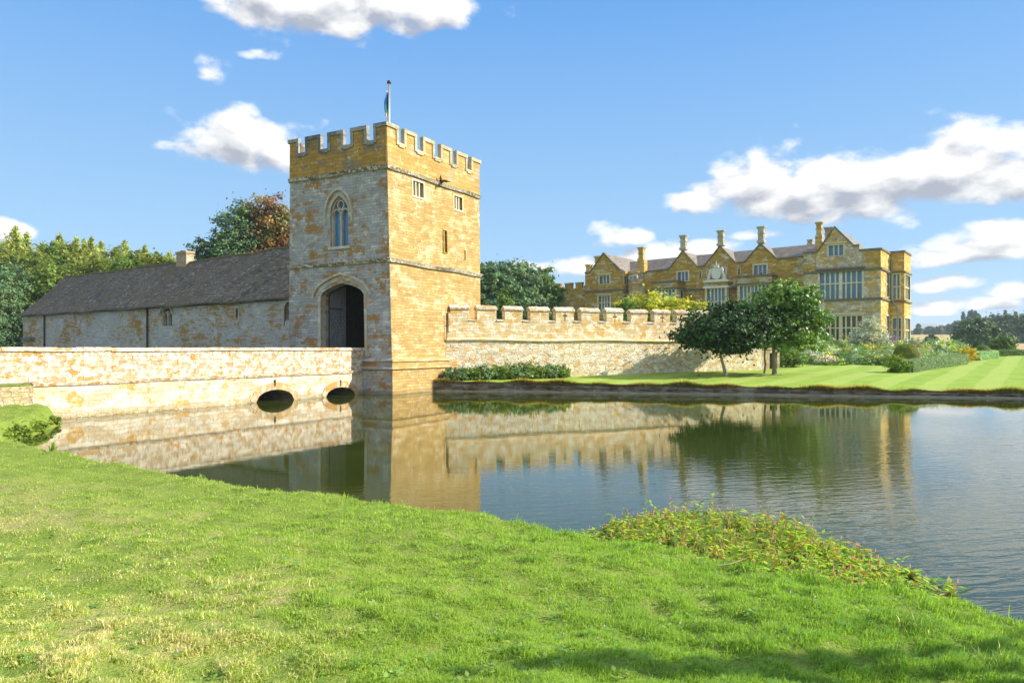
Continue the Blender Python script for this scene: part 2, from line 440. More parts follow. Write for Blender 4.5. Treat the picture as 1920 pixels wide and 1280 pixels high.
def vm(op, a, b, c=None):
    n = grp.nodes.new('ShaderNodeVectorMath'); n.operation = op
    for q, x in enumerate((a, b, c)):
        if x is None: continue
        if isinstance(x, tuple): n.inputs[q].default_value = x
        else: grp.links.new(x, n.inputs[q])
    return n
for a0, e0, ra, ru, rd, wt in CL:
    v = vm('MULTIPLY_ADD', gi.outputs['dir'], (1/ra, 1/ru, 0), (-a0/ra, -e0/ru, 1.1-wt)).outputs[0]
    w = vm('MULTIPLY', v, (-1, -ru/rd, 1)).outputs[0]
    l = S(grp, vm('LENGTH', vm('MAXIMUM', v, w).outputs[0], (0,0,0)).outputs['Value'])
    acc = l if acc is None else acc.min(l)
grp.links.new(acc.k, go.inputs['out'])
def density(da, de, n):
    q = nt.nodes.new('ShaderNodeGroup'); q.node_tree = grp
    g.w(g.vec(az+da, el+de, 0.0), q.inputs['dir'])
    return (S(nt, q.outputs['out'])*-1.25 + 1.22).max(-1.3) + n
def cnoise(da, de):
    p = g.vec(az+da, (el+de)*1.6, 0.0)
    n1 = g.noise(p, 17, 8, .62, dist=.2)
    pf = g.voro(g.vadd(p, g.vmul(g.noise(p, 24, 2, .6, col=True), (.03,.03,0))), 21, out='Distance')
    return (n1-.5)*1.75 + (pf*-1.0+.42)*.85
D0 = density(0.0, 0.0, cnoise(0.0, 0.0))
D1 = density(.011, .019, cnoise(.011, .019))
mask = D0.ramp(-.12, .52)
shade = ((D1-D0)*.95 + D1*.50).ramp(-.22, .98, smooth=False)
lit = g.mix(shade, CLOUD_LIT, CLOUD_SHADE)
grad = el.ramp(.02, .46, smooth=False)
blue = g.mix(grad, SKY_LOW, SKY_HIGH)
skyc = g.mix(.93, S(nt, sky.outputs[0]), blue)       # a hazy late-summer blue
veil = el.ramp(.12, .0)
skyc = g.mix(veil*.55, skyc, SKY_VEIL)
# added unseen bright cloud high overhead and behind the viewer, as fill light
ov = g.noise(d, 2.2, 3, .5); over = ((el.ramp(.62, .95)).max(dy.ramp(-.15, -.55)*el.ramp(.05,.25)))*ov.ramp(.36, .56)
skyc = g.mix(over*.85, skyc, FILL_CLOUD)
skyc = g.mix(mask, skyc, lit)
bg = nt.nodes.new('ShaderNodeBackground'); g.w(skyc, bg.inputs['Color']); bg.inputs['Strength'].default_value = SKY_STR
wo = nt.nodes.new('ShaderNodeOutputWorld'); nt.links.new(bg.outputs[0], wo.inputs['Surface'])
world.cycles.sampling_method = 'NONE'
sc.cycles.max_bounces = 5; sc.cycles.diffuse_bounces = 3; sc.cycles.glossy_bounces = 3; sc.cycles.transmission_bounces = 2
sc.cycles.use_adaptive_sampling = True; sc.cycles.adaptive_threshold = .02

# ------------------------------------------------------------------ materials
M = {}
OCH = (.40,.235,.055); OCH2 = (.34,.19,.045); BUFF = (.55,.40,.19); PALE = (.66,.55,.36); GREY = (.45,.44,.39); WHITE = (.72,.69,.60)
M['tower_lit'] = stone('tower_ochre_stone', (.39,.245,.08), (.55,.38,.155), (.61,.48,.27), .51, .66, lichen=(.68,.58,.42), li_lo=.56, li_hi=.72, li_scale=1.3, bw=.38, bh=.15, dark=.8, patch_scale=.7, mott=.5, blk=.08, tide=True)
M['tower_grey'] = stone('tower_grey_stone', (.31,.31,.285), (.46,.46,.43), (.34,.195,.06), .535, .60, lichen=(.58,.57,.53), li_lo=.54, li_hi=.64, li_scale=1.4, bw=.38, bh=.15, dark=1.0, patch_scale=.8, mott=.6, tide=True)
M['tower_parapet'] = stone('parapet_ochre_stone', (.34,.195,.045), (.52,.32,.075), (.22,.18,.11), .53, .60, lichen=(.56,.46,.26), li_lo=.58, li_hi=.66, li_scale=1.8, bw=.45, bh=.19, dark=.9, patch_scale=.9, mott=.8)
M['coping'] = stone('shaded_coping_stone', (.12,.12,.115), (.21,.21,.195), (.28,.27,.23), .5, .6, lichen=(.42,.42,.38), li_lo=.57, li_hi=.66, li_scale=3, bw=.8, bh=.5, dark=.6)  # darker coping copy, shade of the front put into the colour
M['string'] = stone('moulded_string_stone', (.30,.26,.17), (.42,.36,.23), (.14,.12,.07), .5, .58, lichen=(.60,.58,.50), li_lo=.5, li_hi=.56, li_scale=5, bw=.9, bh=.5, dark=1.0)
M['bridge'] = stone('bridge_pale_stone', (.42,.30,.16), (.56,.45,.30), (.42,.23,.075), .535, .58, lichen=(.70,.64,.53), li_lo=.46, li_hi=.54, li_scale=4.2, bw=.38, bh=.17, dark=1.0, patch_scale=1.5, mott=.9, joint=.25)
M['bridge_low'] = stone('bridge_weathered_stone', (.56,.43,.25), (.66,.56,.40), (.50,.30,.09), .565, .61, lichen=(.76,.70,.57), li_lo=.46, li_hi=.60, li_scale=1.8, bw=.42, bh=.17, dark=.7, patch_scale=1.6, mott=.9, joint=.25, tide=True)
M['abutment'] = stone('abutment_stone', (.44,.34,.19), (.56,.45,.27), (.40,.27,.12), .5, .6, lichen=(.68,.62,.48), li_lo=.54, li_hi=.62, li_scale=3.5, bw=.26, bh=.10, dark=.9, rubble=True)
M['curtain'] = stone('curtain_rubble_stone', (.66,.50,.28), (.84,.74,.52), (.66,.38,.10), .59, .63, lichen=(.88,.82,.66), li_lo=.45, li_hi=.58, li_scale=2.0, bw=.34, bh=.15, dark=.55, rubble=True, patch_scale=2.2, bumpd=.03)
M['curtain_top'] = stone('curtain_parapet_stone', (.62,.44,.20), (.80,.66,.42), (.62,.37,.10), .53, .62, lichen=(.86,.79,.62), li_lo=.49, li_hi=.58, li_scale=2.2, bw=.40, bh=.17, dark=.6, patch_scale=1.0, bumpd=.02)
M['curtain_cap'] = stone('curtain_coping_stone', (.48,.40,.27), (.62,.54,.40), (.36,.25,.11), .54, .60, lichen=(.70,.67,.58), li_lo=.5, li_hi=.58, li_scale=4, bw=.7, bh=.4, dark=.9)
M['barn'] = stone('barn_stone', (.44,.43,.37), (.56,.55,.50), (.40,.245,.07), .52, .575, lichen=(.60,.60,.56), li_lo=.52, li_hi=.64, li_scale=1.1, bw=.34, bh=.11, dark=1.0, patch_scale=.20)
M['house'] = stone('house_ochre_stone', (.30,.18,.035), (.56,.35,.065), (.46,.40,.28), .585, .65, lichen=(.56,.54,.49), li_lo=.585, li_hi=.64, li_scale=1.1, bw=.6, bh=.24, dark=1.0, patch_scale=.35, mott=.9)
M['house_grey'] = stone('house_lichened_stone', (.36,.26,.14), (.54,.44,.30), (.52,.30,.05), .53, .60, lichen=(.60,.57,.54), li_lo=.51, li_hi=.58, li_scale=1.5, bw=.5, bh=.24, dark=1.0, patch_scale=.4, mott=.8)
M['house_lit'] = stone('sunlit_house_stone', (.48,.28,.05), (.60,.39,.11), (.62,.46,.22), .52, .62, lichen=(.72,.60,.36), li_lo=.6, li_hi=.68, li_scale=1.2, bw=.6, bh=.24, dark=.4, patch_scale=.4)  # brighter copy of the house stone, sunlight put into the colour
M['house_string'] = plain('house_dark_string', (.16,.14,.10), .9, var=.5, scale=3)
M['mullion'] = stone('pale_window_stone', (.58,.52,.36), (.66,.60,.44), (.62,.48,.22), .55, .62, lichen=(.7,.68,.6), li_lo=.55, li_hi=.65, bw=1.2, bh=.6, dark=.2, bumpd=.006)
M['arch'] = stone('arch_moulding_stone', (.44,.41,.32), (.54,.50,.40), (.42,.32,.15), .52, .6, lichen=(.56,.55,.48), li_lo=.52, li_hi=.6, li_scale=3, bw=.5, bh=.4, dark=.4, bumpd=.01)
M['chimney'] = stone('chimney_stone', (.42,.38,.30), (.50,.46,.37), (.36,.28,.15), .55, .62, bw=.7, bh=.35, dark=.3)
M['brick'] = stone('orange_brick', (.46,.29,.14), (.54,.40,.24), (.48,.42,.30), .56, .64, bw=.24, bh=.08, dark=.3)
def slate(name, c1, c2, c3, sp=.25, lichen_amt=1.0, w=.32, h=.2):
    def f(g):
        uv = g.uv(); wob = g.noise(uv, 2.2, 3, col=True)
        p = g.vadd(uv, g.vmul(g.vadd(wob, (-.5,-.5,-.5)), (.10,.10,0)))
        b, fac = g.brick(p, w, h, .018); r = g.xyz(b)[0]
        n = g.noise(uv, 7, 6, .7); big = g.noise(uv, .4, 5, .6)
        c = g.mix(r, c1, c2); c = g.mix(big.ramp(.42,.62), c, c3)
        c = g.hsv(c, v=(n*1.2 + .35))
        lc = g.noise(uv, 3.2, 7, .75) + (r-.5)*.08
        c = g.mix(lc.ramp(.615,.66)*lichen_amt, c, (.62,.62,.60))
        l2 = g.noise(g.vadd(uv,(9,3,0)), 1.1, 7, .7)
        c = g.mix(l2.ramp(.56,.66)*.5, c, (.30,.28,.22))
        v = g.xyz(p)[1]*(1/h); fr = v._m('FRACT')
        hh = fr.inv()*.8 + fac.inv()*.3 + r*.5 + n*.5
        c = g.mix(fr.ramp(.82,1.0)*.0 + fac*.75, c, (.03,.03,.028))
        return g.bsdf(c, .85, g.bump(hh, .06, 1.0), spec=sp)
    return material(name, f)
M['slate'] = slate('dark_stone_slate', (.10,.080,.055), (.28,.24,.18), (.18,.14,.085), lichen_amt=1.0, w=.42, h=.21)
M['house_roof'] = slate('house_stone_slate', (.18,.155,.13), (.32,.28,.24), (.25,.22,.18), w=.5, h=.35)
M['iron'] = plain('dark_iron_pipe', (.05,.038,.03), .6, spec=.4)
M['lead'] = plain('grey_lead', (.30,.32,.34), .6, spec=.4)
M['white_paint'] = plain('white_paint', (.8,.8,.78), .4, var=.08)
M['shade_stone'] = plain('shade_dark_stone', (.10,.085,.06), .95, var=.5)  # dark colour stands in for the shade inside openings
M['arms'] = plain('pale_carved_stone', (.66,.64,.56), .9, var=.3, scale=9)
def pane_fn(base):
    def f(g):
        uv = g.uv(); b, fac = g.brick(uv, .16, .20, .016, off=0.0)
        n = g.noise(g.vmul(uv,(6,5,1)), 1.0, 1)
        c = g.mix(fac.ramp(.3,.7), base, (.10,.11,.12))
        return g.bsdf(c, (fac*.5+.06), g.bump(n, .012, .5), spec=.9)
    return f
M['pane'] = material('leaded_sky_tinted_glass', pane_fn((.05,.22,.46)))  # blue base colour stands in for the reflected sky
M['pane_dark'] = material('leaded_dark_glass', pane_fn((.03,.035,.045)))
M['pane_black'] = material('dark_glass', pane_fn((.01,.012,.014)))
def z_lim(g, y): return y.ramp(4.35, 4.30, False)
def door_fn(g):
    x, y, z = g.xyz(g.uv()); w = (x*4.5)._m('FRACT').ramp(.0,.08)
    n = g.noise(g.vmul(g.uv(),(12,1.2,1)), 1.0, 5, .6)
    c = g.hsv((.17,.17,.18), v=n*1.8+.1)
    sx = (x*5.2)._m('FRACT') - .5; row = (y*6.0)._m('FLOOR'); sx = ((x*5.2 + row*.5)._m('FRACT')) - .5; sy = (y*6.0)._m('FRACT') - .5
    st = ((sx*sx + sy*sy)**.5).ramp(.30, .12)*z_lim(g, y)
    c = g.mix(st*.55, c, (.26,.27,.30))
    return g.bsdf(g.mix(w, (.02,.02,.02), c), .6, g.bump(w*.4 + st, .04), spec=.4)
M['door'] = material('old_oak_boards', door_fn)
M['bark'] = plain('brown_bark', (.17,.125,.08), .95, var=.5, scale=5)
M['bark_pale'] = plain('pale_bark', (.30,.25,.18), .95, var=.5, scale=5)

# water
def water_fn(g):
    p = g.pos(); x, y, z = g.xyz(p)
    a = R(14); q = g.vec(x*math.cos(a)+y*math.sin(a), (y*math.cos(a)-x*math.sin(a)), 0.0)
    wn = g.noise(g.vmul(q,(1.7,6.2,1)), 1.0, 3, .55, dist=.5)
    w2 = g.noise(g.vmul(q,(4.6,15,1)), 1.0, 2, .5, dist=.3)
    w3 = g.noise(g.vmul(q,(.35,1.1,1)), 1.0, 2, .5)
    patch = g.noise(g.vmul(q,(.10,.16,1)), 1.0, 3, .5)
    # the pond is calm in the lee of the bridge and ruffled to the right
    calm = ((x*.055) + (y*-.075) + 1.35 + (patch-.5)*1.3).clamp()
    h = (wn*1.0 + w2*.28)*(calm*calm*.95+.040) + w3*.30*(calm+.06)
    murk = g.mix(g.noise(p, .25, 4).ramp(.4,.6), (.030,.044,.007), (.042,.055,.010))
    return g.bsdf(murk, .02, g.bump(h, .0125, 1.0), spec=.5, IOR=1.5)
M['water'] = material('murky_green_water', water_fn)

# grass
def grass_ground_fn(g):
    p = g.pos(); x, y, z = g.xyz(p)
    n1 = g.noise(p, .55, 5, .6); n2 = g.noise(p, 3.0, 6, .7); n3 = g.noise(p, 40, 4, .7)
    dry = (n1 + (x*-.028) + (n2-.5)*.5 - .04).ramp(.52, .80)*y.ramp(11.5, 6.5)
    c = g.mix(n2.ramp(.35,.65), (.17,.25,.04), (.24,.31,.06))
    c = g.mix(dry*.75, c, (.46,.38,.18))
    c = g.hsv(c, v=n3*1.3+.35)
    return g.bsdf(c, .95, g.bump(n3 + n2, .04, .8), spec=.1)
M['ground_near'] = material('near_turf', grass_ground_fn)
def lawn_fn(g):
    p = g.pos(); x, y, z = g.xyz(p)
    n1 = g.noise(p, .12, 4, .6); n2 = g.noise(p, .9, 6, .7); n3 = g.noise(g.vmul(p,(1,2,1)), 7, 5, .75)
    st = (((x*.80 - y*.60)*(1/2.2) + (n1-.5)*.3)._m('FRACT')*2.0 - 1.0)._m('ABSOLUTE').ramp(.44,.56)
    c = g.mix(n2.ramp(.35,.65), (.20,.32,.045), (.27,.38,.06))
    c = g.mix(st*.42, c, (.38,.46,.12))
    far = y.ramp(110, 170); n4 = g.noise(p, .02, 4, .6)
    fld = g.mix(n4.ramp(.45,.6), (.24,.33,.07), (.36,.38,.13))
    hill = x.ramp(40, 90)*y.ramp(200, 240)
    fld = g.mix(hill, fld, g.mix(g.noise(g.vmul(p,(.02,.05,1)),1.0,4).ramp(.4,.6), (.44,.33,.17), (.40,.37,.15)))
    c = g.mix(far, c, fld)
    c = g.hsv(c, v=n3*.8+.6)
    return g.bsdf(c, .95, g.bump(n3, .03, .6), spec=.1)
M['lawn'] = material('mown_lawn', lawn_fn)
def bank_fn(g):
    uv = g.pos(); n = g.noise(uv, 3.5, 6, .75); n2 = g.noise(g.vmul(uv,(1,1,4)), 1.4, 5, .65)
    v = g.voro(g.vmul(uv,(2.2,2.2,5)), 1.0, out='Color'); r = g.xyz(v)[0]
    c = g.mix(n2.ramp(.4,.6), (.15,.115,.06), (.26,.235,.18)); c = g.mix(n.ramp(.58,.68)*.8, c, (.44,.42,.36))
    c = g.hsv(c, v=r*.7+n*.7+.2)
    return g.bsdf(c, .95, g.bump(n+r, .08), spec=.2)
M['bank'] = material('moat_bank_stone', bank_fn)
M['kerb'] = plain('pale_waterline_kerb', (.34,.32,.25), .9, var=.5, scale=3)
M['blade'] = foliage('grass_blades', (1,1,1), (.95,1.0,.9), trans=.46, rough=.5, spec=.3)
M['leaf_green'] = foliage('green_leaves', (.12,.21,.035), (.17,.27,.05))
M['leaf_dark'] = foliage('dark_green_leaves', (.034,.085,.024), (.060,.13,.030), trans=.2, spec=.2, rough=.55)
M['leaf_gloss'] = foliage('glossy_green_leaves', (.10,.21,.030), (.20,.34,.045), trans=.3, spec=.4, rough=.45)
M['leaf_lime'] = foliage('lime_leaves', (.46,.50,.045), (.54,.56,.07), trans=.45)
M['leaf_larch'] = foliage('larch_needles', (.36,.44,.09), (.48,.52,.12), trans=.35, scale=.2)
M['leaf_copper'] = foliage('copper_leaves', (.30,.155,.085), (.27,.235,.08), trans=.3)
M['leaf_blue'] = foliage('blue_green_leaves', (.10,.19,.085), (.16,.26,.10), trans=.25)
M['leaf_silver'] = foliage('silver_leaves', (.46,.50,.34), (.56,.60,.42), trans=.3)
M['leaf_hedge'] = foliage('clipped_hedge_leaves', (.26,.40,.15), (.34,.47,.20), trans=.25, scale=1.0)
M['leaf_yew'] = foliage('clipped_yew_leaves', (.14,.19,.02), (.21,.26,.03), trans=.2, scale=2.0)
M['flowers'] = foliage('mixed_border_plants', (1,1,1), (1,1,1), trans=.3)
M['far_leaf'] = foliage('distant_tree_leaves', (.085,.15,.055), (.13,.20,.07), trans=.2, scale=.05)

M['coping_lit'] = stone('sunlit_coping_stone', (.42,.34,.19), (.54,.45,.28), (.34,.30,.20), .5, .6, lichen=(.62,.56,.42), li_lo=.56, li_hi=.64, li_scale=3, bw=.8, bh=.5, dark=.4)  # warmer coping copy for the sunlit side, light put into the colour
# ------------------------------------------------------------------ air
def haze_volume():
    m = bpy.data.materials.new('pale_air'); m.use_nodes = True; t = m.node_tree; t.nodes.clear()
    v = t.nodes.new('ShaderNodeVolumePrincipled'); v.inputs['Color'].default_value = (.80,.90,1.0,1); v.inputs['Density'].default_value = .00024
    o = t.nodes.new('ShaderNodeOutputMaterial'); t.links.new(v.outputs[0], o.inputs['Volume']); return m
hb_ = MB(); hb_.box(-1450, 1550, -350, 1700, -2.6, 62); tag(hb_.build('haze', haze_volume()), kind='stuff')

# ------------------------------------------------------------------ water and terrain
mb = MB(); mb.poly([(-120,-40,0), (160,-40,0), (160,60,0), (-120,60,0)])
tag(mb.build('water', M['water']), kind='structure')
mb = MB(); mb.poly([(-1400,-300,-1.2), (1500,-300,-1.2), (1500,1650,-1.2), (-1400,1650,-1.2)])
tag(mb.build('ground', M['lawn']), kind='structure')

def sstep(a, b, x): t = np.clip((x-a)/(b-a), 0, 1); return t*t*(3-2*t)
# far bank line: y of the water's edge for each x
FB = [(-80,92),(-45,66),(-13.5,42.6),(-8,40.6),(-4.6,38.2),(-4.3,37.7),(-3.4,37.6),(1.1,37.1),(9,35.4),(16,33.7),(22.8,32.3),(40,29),(90,20),(400,-20)]
def far_edge(x):
    fb = np.array(FB); return np.interp(x, fb[:,0], fb[:,1]) + .06*np.sin(x*1.7)+.05*np.sin(x*.63+1)
def lawn_h(x, y):
    e = np.minimum(far_edge(np.minimum(x, 60)), 45)
    base = .46 + .037*np.clip(y-36, -6, 45) - .0025*np.clip(x-10, 0, 25)
    drop = sstep(62, 105, y)*sstep(38, 60, x)*2.2
    z = base - drop*.75
    hill = sstep(170, 420, y)*9.5*sstep(30, 110, x-0*y) - sstep(430, 900, y)*6
    left = sstep(85, 160, y)*7*sstep(-10, -60, x)
    z = z + hill + left + .03*np.sin(x*.31)*np.sin(y*.27)
    return z
xs = np.concatenate([np.linspace(-900,-90,28), np.linspace(-85,-6,110), np.linspace(-5.5,60,330), np.linspace(61,300,120), np.linspace(310,1400,60)])
off = np.concatenate([np.linspace(0,12,40), np.linspace(12.6,40,46), np.linspace(41,120,60), np.geomspace(123,1500,56)])
Xg, Og = np.meshgrid(xs, off); Eg = far_edge(np.clip(Xg, -80, 60)); Yg = Eg + Og
Zg = lawn_h(Xg, Yg); Zg[0] -= .03
lump = .018*np.sin(Xg*2.3+1)*np.exp(-Og/.6) + .012*np.sin(Xg*5.1)*np.exp(-Og/.5)
Zg = Zg + lump
lawn = grid_mesh('lawn', np.stack([Xg,Yg,Zg],-1), M['lawn']); tag(lawn, kind='structure')
# bank face: from the lawn lip down into the water
nx = 500; bx = np.linspace(-5.2, 75, nx); rows = []
brg = np.random.default_rng(3); jit = brg.normal(size=(7,nx))
k = np.ones(5)/5; jit = np.array([np.convolve(j, k, 'same') for j in jit])
e = far_edge(bx)
lip = lawn_h(bx, e)+.018*np.sin(bx*2.3+1)+.012*np.sin(bx*5.1)-.03
for i,(dy,t) in enumerate([(0.0,1.0),(-.05,.93),(-.02,.8),(-.07,.55),(-.05,.32),(-.09,.16),(-.10,-1.2)]):
    rows.append(np.stack([bx, e+dy+jit[i]*.045*(i>0), lip*t if t>0 else np.full(nx,t*.5)], -1))
tag(grid_mesh('bank', np.array(rows), M['bank'], smooth=False), kind='structure')
kb = MB()
for i in range(0, nx-4, 4):
    x0, x1 = bx[i], bx[i+4]-.01; y0 = far_edge(x0)-.19; y1 = far_edge(x1)-.19
    zt = .055+.02*brg.random()
    kb.box8([(x0,y0,-.2),(x1,y1,-.2),(x1,y1+.2,-.2),(x0,y0+.2,-.2),(x0,y0,zt),(x1,y1,zt),(x1,y1+.2,zt),(x0,y0+.2,zt)])
tag(kb.build('kerb', M['kerb']), kind='structure')

# near bank: signed distance to the edge line (positive = land)
NE = np.array([(-14.9,23.2),(-13.7,21.6),(-12.9,19.6),(-12.5,18.3),(-12.3,17.2),(-11.9,16.2),(-10.7,15.35),(-7.0,12.5),(-4.3,10.6),(-2.45,9.6),(-1.45,9.25),(-.3,8.6),(.6,8.0),(1.62,7.15),(2.65,6.4),(3.4,5.95),(3.9,5.25),(5.0,4.4),(8,3.0),(14,1.0),(40,-8)])
def near_sd(x, y):
    best = np.full(x.shape, 1e9); sgn = np.ones(x.shape)
    for a, b in zip(NE[:-1], NE[1:]):
        d_ = b-a; L = d_@d_; t = np.clip(((x-a[0])*d_[0]+(y-a[1])*d_[1])/L, 0, 1)
        qx = a[0]+t*d_[0]-x; qy = a[1]+t*d_[1]-y; dd = np.hypot(qx, qy)
        cr = d_[0]*(y-a[1]) - d_[1]*(x-a[0])
        m = dd < best-1e-9; best = np.where(m, dd, best); sgn = np.where(m, np.where(cr < 0, 1, -1), sgn)
    return best*sgn
def near_h(x, y, sd_=None):
    s_ = near_sd(x, y) if sd_ is None else sd_
    lum = .055*np.sin(x*1.9+.5)*np.sin(y*2.3) + .02*np.sin(x*14+y*5)*np.sin(y*13-x*4) + .030*np.sin(x*4.3+y*3.1)*np.sin(y*5.1-x) + .016*np.sin(x*9.1-y*7.7)*np.sin(x*6+y*11)
    prom = sstep(-12.0, -12.8, x)*sstep(16.0,18.5,y)
    z = -.6 + .6*sstep(-1.2, 0, s_) + .36*sstep(0, .38, s_)*(1+.35*prom) + .30*sstep(.3, 7, s_)*(1-prom) + .06*sstep(0,2,s_)
    return z + lum*sstep(.05,.5,s_)
gx = np.concatenate([np.linspace(-40,-16,40), np.arange(-15.8,7,.11), np.linspace(7.2,40,50)]); gy = np.concatenate([np.linspace(-30,2,40), np.arange(2.2,25,.11), np.linspace(25.3,45,25)])
GX, GY = np.meshgrid(gx, gy); SD = near_sd(GX, GY); GZ = near_h(GX, GY, SD)
msk = (SD[:-1,:-1] > -1.3)
tag(grid_mesh('near_bank', np.stack([GX,GY,GZ],-1), M['ground_near'], mask=msk), kind='structure')

# ------------------------------------------------------------------ grass blades
def blades(name, x, y, z, length, width, colr, rg, lean=.5, mat=None, wind=(.15,-.05)):
    n = len(x); a = rg.uniform(0, 2*np.pi, n); ln = rg.random(n)**1.2*lean
    dirx = np.cos(a)*ln + wind[0]; diry = np.sin(a)*ln + wind[1]
    wx = -np.sin(a+rg.normal(size=n)*.6); wy = np.cos(a)
    B = np.stack([x,y,z],-1); W = np.stack([wx,wy,np.zeros(n)],-1); W = unit(W)*(width*.5)[:,None]
    M1 = B + np.stack([dirx*.35, diry*.35, np.full(n,.6)],-1)*length[:,None]
    T1 = B + np.stack([dirx*1.1, diry*1.1, np.full(n,1.0)-ln*.35],-1)*length[:,None]
    q1 = np.stack([B-W, B+W, M1+W*.75, M1-W*.75], 1); q2 = np.stack([M1-W*.75, M1+W*.75, T1+W*.12, T1-W*.12], 1)
    return fast_quads(name, np.concatenate([q1,q2]), mat or M['blade'], None, np.concatenate([colr,colr]))
def fbm(x, y, s, seed=0):
    v = 0; a = 1; tot = 0
    r = np.random.default_rng(seed)
    for o in range(4):
        th = r.uniform(0,6.28,6); ph = r.uniform(0,6.28,6); w = 0
        for t,p in zip(th,ph): w = w + np.sin((x*np.cos(t)+y*np.sin(t))*s*(2**o)*r.uniform(.7,1.3)+p)
        v = v + a*w/3; tot += a; a *= .6
    return v/tot
gr = np.random.default_rng(11)
NB = 620000
u_ = gr.random(NB); Y = 1/(1/3.0 + u_*(1/24.5-1/3.0)); ang = gr.uniform(-.80,.80,NB)
X = Y*np.tan(ang)*1.0
SDb = near_sd(X, Y); keep = SDb > .04; X, Y, SDb = X[keep], Y[keep], SDb[keep]
Z = near_h(X, Y, SDb) - .01
n = len(X)
fa = fbm(X, Y, 1.5, 1); fb_ = fbm(X, Y, 4.5, 2); fc = fbm(X, Y, .6, 3); fd = fbm(X, Y, 11, 5); fe = fbm(X, Y, 24, 6)
right = sstep(-4.5, 2.5, X + .25*Y - 1.5)
edge = np.exp(-SDb/.45)
L = (.021 + .014*right + .026*edge + .008*np.clip(fa,-1,1.5) + .014*np.clip(fb_,0,1.5)*(.3+right))*(1+.85*np.clip(fe,-1,1)+.65*np.clip(fd,-1,1.2))*gr.uniform(.5,1.4,n)
longm = gr.random(n) < (.006+.02*edge); L = np.where(longm, L*1.8, L); L = np.clip(L, .012, .16)
W = .0022 + .00075*Y; W = W*gr.uniform(.6,1.3,n)
dry = np.clip(.14 - 1.0*(right-.25) + .75*fc + .60*fa + .42*fb_ + .25*fd, 0, 1)*(1-edge*.6)*(1-sstep(5.5, 9.5, Y+.25*X+2.2))
isdry = gr.random(n) < dry*.62
blue = np.clip(.42*fb_+.35*fd+.30*fe+.2*fc, 0, 1)
g1 = np.array([.46,.60,.11]); g2 = np.array([.32,.50,.085]); g3 = np.array([.88,.78,.42]); g4 = np.array([.14,.29,.06])
t = np.clip(gr.random(n)*.8 + .3*fa, 0, 1)[:,None]
C = g1*(1-t)+g2*t; C = C*(1-.85*blue[:,None]) + g4*.85*blue[:,None]
yell = np.clip(dry*.8+.15+.25*(1-right)*np.clip(.6+fb_,0,1), 0, 1)[:,None]; C = C*(1-yell*.55) + np.array([.62,.58,.15])*yell*.6
C = C*(1-np.array([.36,.20,.36])*right[:,None]); C = np.where(isdry[:,None], g3*gr.uniform(.7,1.25,(n,1)), C)*gr.uniform(.72,1.35,(n,1))
tag(blades('grass', X, Y, Z, L, W, C, gr, lean=1.25), 'short sunlit turf of the near bank, straw coloured on the left and lush green on the right', 'grass', kind='stuff')

# grass overhanging the far bank
n = 34000; x = gr.uniform(-4.4, 40, n); ex = far_edge(x); oy = gr.exponential(.16, n)-.06; y = ex+oy
z = lawn_h(x, np.maximum(y, ex)) + .015*np.sin(x*2.3+1)*np.exp(-np.clip(oy,0,9)/.6) -.05
L = gr.uniform(.06,.20,n)*(1+.5*np.sin(x*.9)+.4*np.sin(x*3.1)); L = np.clip(L,.04,.4)
c = np.where((gr.random(n) < .6+.2*np.sin(x*1.3))[:,None], np.array([.56,.44,.12]), np.array([.26,.36,.06]))*gr.uniform(.6,1.3,(n,1))
tag(blades('bank_grass', x, y, z, L, np.full(n,.03), c, gr, lean=1.1, wind=(0,-.55)), 'yellowed long grass overhanging the far bank of the moat below the lawn', 'grass', kind='stuff')
# ------------------------------------------------------------------ gatehouse tower
TL = 6.97; TR = 8.4
C0 = np.array([-5.87, 34.7]); UL = np.array([-.877,.480]); UL /= np.hypot(*UL); UR = np.array([.480,.877]); UR /= np.hypot(*UR)
# side planes lean inwards with height; plan corners: near, left, right, back
def inset(z):
    z = min(max(z,0),14); return .30*max(0,(z-1.7))/9.6
def corners(z):
    i = inset(z)
    c = C0 + UL*i*1.05 + UR*i*.10
    l = C0 + UL*(TL - .25*i) + UR*i*.10
    r = C0 + UR*(TR-.1*i) + UL*i*.35
    b = C0 + UL*(TL - .25*i) + UR*(TR-.1*i)
    return c, l, r, b
nL = -UR; nR = -UL; nBk = UR; nLs = UL
def W_(ia, ib, n):
    def w(a, z, d):
        cs = corners(z); p0, p1 = cs[ia], cs[ib]; L = np.hypot(*(p1-p0)); full = {(0,1):TL,(0,2):TR,(1,3):TR,(2,3):TL}[(ia,ib)]
        u = (p1-p0)/L; p = p0 + u*(a*L/full) + n*d
        return (p[0], p[1], z)
    return w
PL = Plane(C0, UL, nL, W_(0,1,nL)); PR = Plane(C0, UR, nR, W_(0,2,nR))
PB = Plane(C0, UL, nBk, W_(2,3,nBk)); PS = Plane(C0, UR, nLs, W_(1,3,nLs))
tower = thing('gatehouse_tower', 'tall square battlemented stone gatehouse with pointed gateway at the end of the bridge', 'gatehouse', (C0[0],C0[1],0))
zA, zB, zC, zT = 1.73, 6.62, 11.24, 12.56
ZM = 13.36                     # merlon tops
